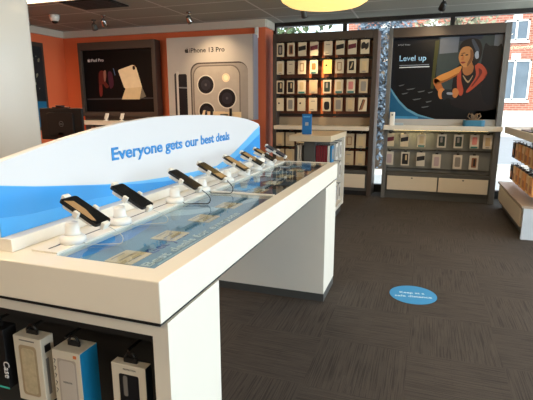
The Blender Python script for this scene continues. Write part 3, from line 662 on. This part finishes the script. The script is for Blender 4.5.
# ------------------------------------------------------------------ checkout desk and monitor
t = thing('checkout_desk', 'white checkout desk with dark top behind the counter sign, under the monitor', 'desk', (-3.75, 4.15, 0))
bx('body', -4.5, -3.2, 3.9, 4.5, 0, .88, white, t, .004); bx('worktop', -4.55, -3.15, 3.85, 4.55, .88, .92, dgrey, t, .004)
t = thing('computer_monitor', 'black computer monitor seen from behind on the checkout desk', 'monitor', (-3.78, 4.1, .92), 0)
mb_ = MB().box(-4.07, -3.49, 4.02, 4.05, 1.015, 1.36, black_matte).build('back_shell', t, .008)
b = MB(); b.prism(rrect(-3.96, 1.06, -3.60, 1.31, .03), .02, black_matte, Matrix(((1, 0, 0, 0), (0, 0, -1, 4.02), (0, 1, 0, 0), (0, 0, 0, 1)))); b.build('back_cover', t, .006)
b = MB(); b.box(-3.82, -3.74, 4.0, 4.06, .93, 1.1, black); b.build('stand_neck', t, .004); b = MB(); b.prism(rrect(-3.92, 3.97, -3.64, 4.22, .03), .012, black, Matrix.Translation((0, 0, .92))); b.build('stand_base', t)
b = MB(); b.box(-3.89, -3.66, 4.02, 4.05, 1.361, 1.372, black); b.box(-3.82, -3.74, 4.0, 4.055, 1.372, 1.39, black); b.build('webcam', t, .003)
lg = M('emblem_grey', (120, 122, 126), .3)
b = MB(); mlg = frame_mat((-3.76, 3.999, 1.19), (1, 0, 0), (0, 0, 1))
n = 28
for k in range(n):
    a0, a1 = 2*math.pi*k/n, 2*math.pi*(k+1)/n
    b.prism([(.026*math.cos(a0), .026*math.sin(a0)), (.03*math.cos(a0), .03*math.sin(a0)), (.03*math.cos(a1), .03*math.sin(a1)), (.026*math.cos(a1), .026*math.sin(a1))], .001, lg, mlg)
em = b.build('round_emblem', t)
lettering('lettering', 'DELL', .042, .013, lg, frame_mat((-3.781, 3.999, 1.1835), (1, 0, 0), (0, 0, 1)), em, .02)

# ------------------------------------------------------------------ gondola behind the counter
t = thing('shelf_unit', 'low product shelf unit with cream top behind the far end of the phone counter', 'shelf unit', (-1.2, 5.4, 0))
bx('worktop', -1.42, -.945, 4.9, 5.97, .995, 1.06, M('cream_top', (206, 186, 156), .3, var=.05), t, .003)
bx('spine', -1.27, -1.145, 5.0, 5.9, .1, .995, dgrey, t)
b = MB(); b.box(-1.40, -.955, 5.88, 5.95, .1, .995, white); b.build('end_panel', t)
bx('lower_shelf', -1.40, -.96, 5.0, 5.88, .1, .15, white, t)
bx('plinth', -1.36, -.98, 5.04, 5.9, 0, .1, dgrey, t)
b = hook
for yy in (5.10, 5.36, 5.62):
    for zz in (.96, .71, .43): b.box(-1.145, -.945, yy-.004, yy+.004, zz-.006, zz, black)
    b.box(-1.40, -1.27, yy-.004, yy+.004, .954, .96, black)
cl = [((112, 22, 34), 'maroon')]*5+[((220, 216, 208), 'white'), ((48, 122, 168), 'blue')]
def sidepack(x, y, z, col, label, grp, h=.19, wd=.13, th=.022):
    t = thing('product_box', label, 'package', (x, y, z), R(90), grp)
    b = MB(); b.box(-wd/2, wd/2, -th/2, th/2, 0, h, M('carton_%d_%d_%d' % col, col, .5, var=.08)); b.box(-.02, .02, -.002, .002, h, h+.02, black); b.build('carton', t, .002, False)
    b = MB(); b.box(-wd*.3, wd*.3, -th/2-.001, -th/2, h*.2, h*.8, GREY); b.build('front_print', t, 0, False)
mn = ['innermost', 'second from the grey spine', 'middle', 'fourth from the grey spine', 'outermost maroon']
for i, (c_, nm) in enumerate(cl):
    sidepack(-1.128+i*.027, 5.10, .75, c_, f"{nm} carton in the near stack hanging on the shelf unit, {mn[i] if i < 5 else ('beside the maroon ones' if i == 5 else 'outermost')}", 'cartons hanging on the low shelf unit')
for j, yy in enumerate((5.36, 5.62)):
    sidepack(-.966, yy, .75, (206, 204, 200), f"pale carton in the top row on the shelf unit's aisle side, {['middle','farthest'][j]} stack", 'cartons hanging on the low shelf unit')
for r_, zz in enumerate((.50, .22)):
    for j, yy in enumerate((5.10, 5.36, 5.62)):
        sidepack(-.966, yy, zz, [(196, 196, 200), (160, 160, 170), (214, 208, 200)][j], f"{['pale grey','bluish grey','off-white'][j]} carton on the shelf unit's aisle side, {['middle','bottom'][r_]} row", 'cartons hanging on the low shelf unit')
for i, (c_, nm) in enumerate((((40, 38, 40), 'black'), ((196, 190, 180), 'pale grey'), ((216, 204, 184), 'cream'), ((60, 56, 54), 'dark grey'))):
    sidepack(-1.29-i*.028, 5.10, .75, c_, f"{nm} carton hanging on the left side of the low shelf unit", 'cartons on the left of the shelf unit')
t = thing('blue_sign', 'upright blue notice with white square standing on the cream shelf unit top', 'sign', (-1.27, 5.12, 1.06))
sgn = MB().box(-1.325, -1.213, 5.11, 5.125, 1.06, 1.29, blue2 := M('deep_sign_blue', (20, 104, 168), .4)).build('panel', t, .003)
bx('white_mark', -1.288, -1.25, 5.108, 5.11, 1.16, 1.20, M('ink_pale', (150, 158, 168), .4), sgn)
bx('heading_line', -1.31, -1.23, 5.108, 5.11, 1.255, 1.265, lblue, sgn)

# ------------------------------------------------------------------ right hand unit
t = thing('shelf_unit', 'white topped product unit with low drawer base at the right edge', 'shelf unit', (1.5, 5.9, 0))
bx('worktop', 1.04, 2.1, 4.6, 6.85, 1.025, 1.11, M('pale_laminate', (212, 206, 194), .4), t, .004)
bx('spine', 1.42, 1.50, 5.15, 6.83, .36, 1.025, grey, t)
bx('base_top', 1.03, 1.9, 5.2, 6.85, .335, .36, M('brown_laminate', (168, 150, 134), .35), t, .002)
bx('base_body', 1.06, 1.88, 5.24, 6.83, .08, .335, grey, t)
bx('end_panel', 1.05, 1.9, 5.2, 5.235, 0, .335, M('bluish_white_panel', (196, 202, 210), .4), t, .002)
dd = bx('drawer', 1.04, 1.06, 5.28, 6.78, .12, .315, beigeshelf, t, .002)
bx('plinth', 1.10, 1.85, 5.24, 6.8, 0, .08, dgrey, t)
b = hook
ys = [6.62, 6.42, 6.22, 6.02, 5.82, 5.62, 5.42]
for yy in ys:
    for zz in (.935, .645): b.box(1.12, 1.42, yy-.004, yy+.004, zz, zz+.006, steel)
oc = [((38, 32, 30), 'black'), ((246, 176, 108), 'orange'), ((248, 206, 150), 'light orange')]
for r_, zz in enumerate((.72, .43)):
    for i, yy in enumerate(ys):
        for k_ in range(2):
            c_, nm = oc[(i+k_) % 2] if i else oc[0]
            if i and k_ == 0: c_, nm = oc[1 + (i % 2)]
            if i and k_ == 1: c_, nm = oc[0]
            tt = thing('product_box', f"{nm} carton at the right edge unit, {['upper','lower'][r_]} row, {['front','back'][k_]} of {ORD[i] if i < 6 else 'seventh'} hook from window", 'package', (1.15+k_*.05, yy, zz), R(-90), 'orange and black cartons on the right edge unit')
            b = MB(); b.box(-.065, .065, -.016, .016, 0, .195, M('carton_%d_%d_%d' % c_, c_, .5, var=.08)); b.box(-.02, .02, -.002, .002, .195, .216, black); b.build('carton', tt, .002, False)
            if k_ == 0: MB().box(-.05, .05, -.018, -.016, .03, .11, M('brown_print', (196, 130, 84), .5)).build('front_print', tt, 0, False)
t = thing('tablet_stand', 'white angled stand holding a black tablet on the right edge counter', 'stand', (1.25, 5.6, 1.11))
wp = M('white_plastic', (222, 220, 214), .4)
MB().prism(rrect(1.05, 5.25, 1.4, 5.85, .05), .012, black, Matrix.Translation((0, 0, 1.11))).build('mat', t)
b = MB(); b.prism([(0, 0), (.34, 0), (.34, .22), (.28, .22), (.1, .05), (0, .03)], .12, wp, frame_mat((1.12, 5.68, 1.122), (1, 0, 0), (0, 0, 1))); b.build('stand_body', t, .004)
MB().box(0, .3, -.16, .0, 0, .012, black, Matrix.Translation((1.14, 5.6, 1.17)) @ Matrix.Rotation(R(-30), 4, 'Y')).build('tablet', t, .003)

# ------------------------------------------------------------------ phone counter
CX0, CX1, CY0, CY1, CT = -1.85, -.598, .912, 3.40, .965
t = thing('phone_counter', 'long cream and white counter with glass top showing phones in the foreground', 'counter', (-1.22, 2.1, 0))
GX0, GX1, GY0, GY1 = -1.0, -.665, .995, 3.36
b = MB()
for a in ((CX0, GX0, CY0, CY1), (GX1, CX1, CY0, CY1), (GX0, GX1, CY0, GY0), (GX0, GX1, GY1, CY1)): pass
# slab as one frame around the glass well
def frame_slab(bb, x0, x1, y0, y1, a0, a1, c0, c1, z0, z1, m):
    o_ = [(x0, y0), (x1, y0), (x1, y1), (x0, y1)]; i_ = [(a0, c0), (a1, c0), (a1, c1), (a0, c1)]
    V = lambda p, z: bb.bm.verts.new((p[0], p[1], z))
    ot = [V(p, z1) for p in o_]; it = [V(p, z1) for p in i_]; ob = [V(p, z0) for p in o_]; ib = [V(p, z0) for p in i_]
    for k in range(4):
        j = (k+1) % 4
        bb._f([ot[k], ot[j], it[j], it[k]], m); bb._f([ob[k], ib[k], ib[j], ob[j]], m); bb._f([ot[k], ob[k], ob[j], ot[j]], m); bb._f([it[k], it[j], ib[j], ib[k]], m)
frame_slab(b, CX0, CX1, CY0, CY1, GX0, GX1, GY0, GY1, .850, CT, white)
b.build('worktop', t, .003)
bx('well_floor', GX0+.001, GX1-.001, GY0+.001, GY1-.001, .93, .944, M('well_white', (210, 210, 205), .5), t)
blg = M('graphic_blue_grey', (88, 134, 168), .5, var=.08, scale=3); bld = M('graphic_blue', (34, 124, 204), .5); bll = M('graphic_pale', (150, 182, 204), .5)
gp = MB().box(GX0+.002, GX1-.002, GY0+.002, 2.03, .944, .948, blg).build('blue_graphic', t)
gp2 = MB().box(GX0+.002, GX1-.002, 2.06, GY1-.002, .944, .948, M('reflection_dark', (62, 88, 112), .4, var=.3, scale=9)).build('dark_reflection', t)  # darker reflection in the far glass, painted on a sheet below it
def top_poly(name, pts, m, z, parent, d=.0006, sm=0):
    return MB().prism(smooth_poly(pts, sm) if sm else pts, d, m, Matrix.Translation((0, 0, z))).build(name, parent)
top_poly('swoosh', [(-.998, 1.0), (-.96, 1.0), (-.935, 1.1), (-.925, 1.25), (-.95, 1.4), (-.998, 1.5)], bld, .948, gp)
top_poly('swoosh', [(-.998, 1.55), (-.90, 1.62), (-.80, 1.78), (-.72, 2.03), (-.76, 2.03), (-.84, 1.84), (-.92, 1.72), (-.998, 1.68)], bll, .948, gp)
top_poly('swoosh', [(-.70, 1.2), (-.668, 1.2), (-.668, 2.03), (-.71, 2.03)], M('graphic_mid', (70, 112, 146), .5), .948, gp)
for yy in (2.2, 2.5, 2.8, 3.1): top_poly('pale_patch', [(-.97, yy), (-.90, yy), (-.82, yy+.14), (-.93, yy+.16)], bll, .948, gp2)
for yy in (2.3, 2.62, 2.95, 3.2): top_poly('dark_patch', [(-.80, yy), (-.70, yy), (-.70, yy+.12), (-.78, yy+.12)], M('reflection_night', (26, 34, 46), .5), .948, gp2)  # dark shapes within the painted reflection
mtop = lambda x, y: frame_mat((x, y, .9485), (0, 1, 0), (-1, 0, 0))
lettering('lettering', 'Best deals for everyone', .68, .034, M('graphic_text_pale', (186, 204, 214), .5), mtop(-.708, 1.035), gp, .02)
MB().box(-.699, -.693, 1.06, 1.5, .948, .9488, bll).build('small_print', gp)
lettering('lettering', 'Get your', .24, .040, M('graphic_text_blue', (40, 84, 150), .5), mtop(-.762, 1.14), gp, .02)
cards = [(1.03, .11), (1.27, .11), (1.53, .11), (1.78, .11), (2.16, .11), (2.42, .11), (2.68, .11), (2.98, .11)]
bc = M('price_card', (208, 184, 150), .5, var=.04)
for i, (yy, w_) in enumerate(cards):
    c_ = thing('price_card', f"tan price card under the counter glass, {ORD[i] if i < 7 else 'farthest'} from the near end", 'card', (-.80, yy+w_/2, .949), 0, 'tan price cards under the counter glass')
    MB().prism(rrect(-.86, yy, -.765, yy+w_, .006), .0015, bc, Matrix.Translation((0, 0, .949))).build('card', c_)
    b = MB()
    for k in range(3): b.box(-.85+k*.03, -.845+k*.03, yy+.02, yy+w_-.03, .9505, .951, GREY)
    b.build('print_lines', c_)
tg_ = clear_mat('top_glass', (.90, .95, .96), 1.5, .03)
bx('glass_top', GX0+.002, GX1-.002, GY0+.002, 2.03, CT-.008, CT-.001, tg_, t); bx('glass_top', GX0+.002, GX1-.002, 2.06, GY1-.002, CT-.008, CT-.001, tg_, t)
bx('glass_divider', GX0+.001, GX1-.001, 2.03, 2.06, .94, CT+.003, white, t)
b = MB(); b.box(-1.10, -1.0, 1.0, 3.33, CT, CT+.006, white); rail = b.build('mounting_rail', t, .002)
b = MB(); b.box(-1.053, -1.047, 1.02, 3.3, CT+.006, CT+.0066, black); b.build('slot', rail)
b = MB(); b.box(CX0+.01, CX1-.01, CY0+.01, CY1-.01, .837, .850, black_matte); b.build('dark_reveal', t)
# sign ledge and sign
lg_ = bx('sign_ledge', -1.30, -1.14, .970, 3.36, CT, 1.005, white, t, .002)
t2 = thing('counter_sign', "long curved white sign with blue band and slogan on the counter's middle ledge", 'sign', (-1.2, 2.14, 1.005))
prof = [(.975, 1.227), (1.13, 1.258), (1.26, 1.281), (1.42, 1.305), (1.6, 1.326), (1.83, 1.341), (2.08, 1.345), (2.33, 1.342), (2.6, 1.333), (2.84, 1.317), (3.02, 1.298), (3.16, 1.276), (3.25, 1.258), (3.275, 1.246), (3.28, 1.232)]
prof = [(.973, 1.005)]+prof+[(3.28, 1.005)]
msx = frame_mat((-1.215, 0, 0), (0, 1, 0), (0, 0, 1))    # local z -> +x
sp = MB().prism(prof[::-1], .03, signw, msx).build('panel', t2, .003)
def SG(name, pts, m, off): return MB().prism(pts[::-1], .0012, m, frame_mat((-1.185+off, 0, 0), (0, 1, 0), (0, 0, 1))).build(name, sp)
Z0 = 1.006
SG('blue_band', [(.975, Z0), (.975, 1.166), (1.12, 1.139), (1.244, 1.120), (1.4, 1.097), (1.525, 1.080), (1.75, 1.060), (1.98, 1.045), (2.2, 1.036), (2.5, 1.030), (2.5, Z0)], lblue, 0)
SG('deep_blue_band', [(.975, Z0), (.975, 1.164), (1.12, 1.137), (1.244, 1.118), (1.4, 1.094), (1.525, 1.075), (1.7, 1.052), (1.9, 1.03), (2.1, 1.015), (2.2, Z0)], blue, .0012)
SG('lower_wave', [(.975, Z0), (.975, 1.066), (1.1, 1.052), (1.25, 1.047), (1.4, 1.043), (1.55, 1.03), (1.7, Z0)], M('print_mid_blue', (66, 158, 226), .35), .0024)
SG('pale_corner', [(2.5, Z0), (2.5, 1.03), (2.65, 1.058), (2.8, 1.095), (3.0, 1.155), (3.15, 1.205), (3.28, 1.238), (3.28, Z0)], lblue, 0)
SG('blue_corner', [(2.62, Z0), (2.72, 1.03), (2.9, 1.075), (3.1, 1.13), (3.28, 1.178), (3.28, Z0)], blue, .0012)
lettering('lettering', 'Everyone gets our best deals', 1.185, .052, M('slogan_blue', (52, 140, 212), .4), frame_mat((-1.184, 1.515, 1.178), (0, 1, 0), (0, 0, 1)), sp, .026)
# near pedestal (open case) and far pedestal
PYN, PYF = .945, 1.262
b = MB(); b.box(CX0+.01, -.60, 1.22, PYF, 0, .837, white); b.box(-.648, -.60, PYN, 1.22, 0, .837, white); b.box(CX0+.01, CX0+.04, PYN, 1.22, 0, .837, white)
b.box(CX0+.04, -.648, PYN, 1.22, .792, .837, white); b.box(CX0+.04, -.648, PYN, 1.22, 0, .10, white)
pd = b.build('near_cabinet', t)
b = MB(); b.box(CX0+.04, -.648, 1.205, 1.219, .10, .785, black_matte); b.box(CX0+.04, -.648, .96, 1.205, .765, .786, black_matte); b.box(-.662, -.649, .955, 1.205, .10, .765, black_matte); b.build('dark_lining', t)
for x in (-1.268, -1.122, -.973, -.751): hook.box(x-.003, x+.003, .97, 1.205, .713, .719, steel)
b = MB(); b.box(CX0+.01, -.60, 3.0, 3.38, .06, .837, white); b.build('far_pedestal', t, .002)
bx('toe_kick', CX0+.02, -.60, 3.005, 3.375, 0, .06, dgrey, t)

# hanging packs in the near cabinet (front faces -y)
def bigpack(x, y, ztop, wd, h, th, body, side, label, build):
    t = thing('case_box', label, 'package', (x, y, ztop-h), 0, 'phone case boxes hanging in the near counter cabinet')
    MB().box(-wd/2, wd/2, -th/2, th/2, 0, h, body).build('carton', t, .002, False)
    if side: MB().box(wd/2, wd/2+.0008, -th/2+.001, th/2-.001, .001, h-.001, side).build('side_print', t, 0, False)
    b = MB(); b.box(-.022, .022, -.003, .003, h, h+.016, black); b.tube([(-.018, 0, h+.016), (-.008, 0, h+.03), (.008, 0, h+.03), (.018, 0, h+.016)], .004, black, 6); b.build('hanger', t, 0, False)
    build(t, wd, h, -th/2); return t
mfr = lambda f: Matrix(((1, 0, 0, 0), (0, 0, -1, f), (0, 1, 0, 0), (0, 0, 0, 1)))
def flat(t, nm, pts, m, f, d=.001): return MB().prism(pts, d, m, mfr(f)).build(nm, t, 0, False)
def lttr(t, body, w_, h_, m, x, z, f, vert=False):
    ex, ey = ((0, 0, -1), (1, 0, 0)) if vert else ((1, 0, 0), (0, 0, 1))
    L_ = t.location
    return lettering('lettering', body, w_, h_, m, frame_mat((L_.x+x, L_.y+f-.0012, L_.z+z), ex, ey), t, .01, .0006)
cartw = M('carton_white', (214, 206, 190), .5); clr = M('frosted_window', (168, 150, 122), .35, var=.25, scale=30); gin = M('grey_print', (120, 116, 112), .5)
def p1(t, w_, h, f):
    flat(t, 'teal_edge', [(-w_/2, 0), (w_/2, 0), (w_/2, .006), (-w_/2, .006)], M('teal_edge', (70, 190, 176), .4), f)
    lttr(t, 'Case', .06, .026, M('ink_white', (225, 225, 228), .5), .038, .10, f, True)
    flat(t, 'window', rrect(-w_/2+.012, .03, 0, h-.04, .008), M('case_grey', (70, 70, 72), .4), f)
def p2(t, w_, h, f):
    flat(t, 'window', rrect(-.035, .022, .035, h-.028, .012), clr, f)
    flat(t, 'phone_case', rrect(-.026, .03, .026, h-.038, .012), M('glitter_case', (190, 176, 146), .3, var=.35, scale=60), f, .0018)
    flat(t, 'print_line', [(-.03, h-.014), (.03, h-.014), (.03, h-.010), (-.03, h-.010)], gin, f)
    MB().box(w_/2, w_/2+.001, -.012, .012, h-.05, h-.025, DARK).build('side_badge', t, 0, False); MB().box(w_/2, w_/2+.001, -.012, .0, .03, h-.07, gin).build('side_writing', t, 0, False)
def p3(t, w_, h, f):
    flat(t, 'window', rrect(-.034, .018, .036, h-.026, .006), M('pale_window', (176, 166, 156), .35, var=.1), f)
    flat(t, 'phone_case', rrect(-.027, .022, .03, h-.032, .012), M('pale_case', (196, 188, 180), .3), f, .0018)
    lttr(t, 'DEFENDER', .034, .006, gin, -.016, h*.52, f-.001)
    flat(t, 'badge', rrect(.028, h-.018, .040, h-.008, .002), ORNG, f)
    for k in range(5):
        MB().tube([(-w_/2+.006, f-.001, h-.03-k*.025), (-w_/2+.012, f-.001, h-.035-k*.025), (-w_/2+.006, f-.001, h-.045-k*.025)], .001, DARK, 5).build('scribble', t, 0, False)
def p4(t, w_, h, f):
    flat(t, 'window', rrect(-.032, .02, .034, h-.03, .006), M('black_window', (20, 22, 28), .3), f)
    flat(t, 'phone_case', rrect(-.018, h-.10, -.004, h-.035, .006), gin, f, .0018)
    flat(t, 'badge', [(.02, .03), (.036, .03), (.036, .055), (.02, .055)], cartw, f, .0018)
    lttr(t, 'PROTECTION', .042, .005, gin, -.016, h-.016, f)
bigpack(-1.268, .99, .700, .10, .21, .05, M('carton_black', (22, 22, 24), .4), None, 'black phone case box with teal bottom edge, cut off at the left', p1)
bigpack(-1.122, .99, .692, .11, .225, .05, cartw, M('side_cream', (206, 196, 178), .5), 'cream case box with clear window, second from left in the counter cabinet', p2)
bigpack(-.973, 1.003, .672, .105, .22, .076, cartw, M('side_blue', (24, 130, 178), .45), 'white case box with bright blue side in the counter cabinet', p3)
bigpack(-.751, .98, .672, .115, .22, .03, cartw, M('side_dark', (30, 40, 48), .45), 'white framed case box with black window, rightmost in the counter cabinet', p4)

# ------------------------------------------------------------------ phones on stands
PY_ = [1.10, 1.34, 1.73, 2.0, 2.31, 2.56, 2.79, 3.03]
gold = M('tan_reflection', (150, 120, 84), .25); scr = M('black_screen', (10, 11, 14), .2, spec=.3); navy = M('navy_back', (30, 42, 62), .3); wps = M('stand_white', (226, 224, 218), .4)
clp = M('clip_white', (215, 213, 206), .35)
desc = ['black phone on white stand, nearest the left end of the counter', 'black phone on white stand, second from the near end', 'black phone with black cable on white stand, third from the near end',
        'dark phone with tan patch on white stand, fourth from the near end', 'tan screened phone on white stand, fifth from the near end', 'tan and black phone on white stand, sixth from the near end',
        'tan topped phone on white stand, seventh from the near end', 'dark blue phone on white stand, farthest along the counter']
def phone(i, y):
    x = -1.03; zb = CT+.006
    st = thing('phone_stand', 'white round security stand holding the '+['nearest', 'second', 'third', 'fourth', 'fifth', 'sixth', 'seventh', 'farthest'][i]+' phone along the counter', 'stand', (x, y, zb), 0, 'white phone stands on the counter')
    T = Matrix.Translation((x, y, zb))
    MB().lathe([(.040, 0), (.040, .016), (.034, .022), (.026, .026)], wps, T, 28).build('base', st)
    MB().lathe([(.026, .026), (.023, .034), (.022, .055), (.018, .066)], wps, T, 24).build('neck', st)
    tilt = R(28)
    P = Matrix.Translation((-.972, y, 1.078)) @ Matrix.Rotation(tilt, 4, 'Y')     # local x runs down the phone
    b = MB(); b.box(-.062, .055, -.030, .030, -.018, -.006, wps, P); b.box(-.072, -.03, -.012, .012, -.032, -.018, wps, P); cr = b.build('cradle', st, .003)
    if True:
        for sx_, sy_ in ((-.080, 0), (.080, 0)):
            b = MB(); b.box(sx_-.007, sx_+.007, -.014, .014, -.014, .008, clp, P); b.build('clip', st, .002)
        for sy_ in (-.043, .043):
            b = MB(); b.box(-.006, .012, sy_-.006, sy_+.006, -.014, .009, clp, P); b.build('clip', st, .002)
    ph = thing('smartphone', desc[i], 'phone', tuple(P @ Vector((0, 0, -.006))), 0, 'display phones along the counter')
    L = .150; W = .072
    PP = Matrix.Translation(P.translation) @ Matrix.Rotation(tilt, 4, 'Y')
    b = MB(); b.prism(rrect(-.074, -.0365, .074, .0365, .009), .0095, black if i < 7 else navy, PP @ Matrix.Translation((0, 0, -.0055))); b.build('body', ph, .001)
    b = MB(); b.prism(rrect(-.071, -.034, .071, .034, .007), .0006, scr if i < 7 else navy, PP @ Matrix.Translation((0, 0, .004))); s_ = b.build('screen', ph)
    if i in (0, 3, 4, 5, 6):
        pts = {0: [(-.062, -.029), (-.05, .0), (.0, .0), (.058, -.018), (.05, -.029)], 3: [(.022, -.031), (.068, -.031), (.068, .031), (.034, .031)],
               4: rrect(-.062, -.029, .062, .029, .006), 5: [(-.062, -.029), (-.062, .029), (.012, .029), (.03, -.029)], 6: [(-.062, -.029), (-.062, .029), (-.01, .029), (.0, -.029)]}[i]
        b = MB(); b.prism(pts, .0004, gold, PP @ Matrix.Translation((0, 0, .0046))); b.build('screen_reflection', s_)  # tan reflection painted onto the black screen
    # cable
    e = P @ Vector((.074, 0, -.008))
    cm = M('cable_black', (24, 24, 26), .5) if i in (2, 3) else M('cable_white', (205, 205, 200), .4)
    pts = []
    for k in range(13):
        u = k/12
        pts.append(Vector((e.x+.012+.055*math.sin(math.pi*u)-.045*u-.03*u*u, e.y+.01+.075*math.sin(math.pi*u*.9)*(.6+.4*math.sin(i*1.7))-.03*u, max(CT+.004, e.z-.004-(e.z-CT-.004)*min(1, u*1.7)))))
    pts.append(Vector((x+.036, y+.004, CT+.010)))
    o = MB().tube(pts, .0021 if i in (2, 3) else .0013, cm, 6).build('security_cable')
    tag(o, f"thin {'black' if i in (2, 3) else 'pale'} security cable looping from the {['nearest','second','third','fourth','fifth','sixth','seventh','farthest'][i]} phone to its stand", 'cable', 'security cables on the counter')
for i, y in enumerate(PY_): phone(i, y)

# ------------------------------------------------------------------ floor sticker
fs = thing('floor_sticker', 'round blue floor sticker with white writing on the dark carpet', 'sticker', (.012, 3.345, .001))
dm = M('sticker_blue', (52, 140, 196), .5, var=.03)
dsk = MB().prism(circ(.012, 3.345, .170, 56), .0015, dm, Matrix.Translation((0, 0, .001))).build('disc', fs)
a_ = R(8)
ex = (math.cos(a_), math.sin(a_), 0); ey = (-math.sin(a_), math.cos(a_), 0)
def st(s, w_, h, dx, dy): return lettering('lettering', s, w_, h, M('sticker_text', (190, 214, 230), .5), frame_mat((.012+ex[0]*dx+ey[0]*dy, 3.345+ex[1]*dx+ey[1]*dy, .0025), ex, ey), dsk, .02, .0006)
st('Keep at a', .18, .034, -.095, .015); st('safe distance', .265, .034, -.135, -.05)
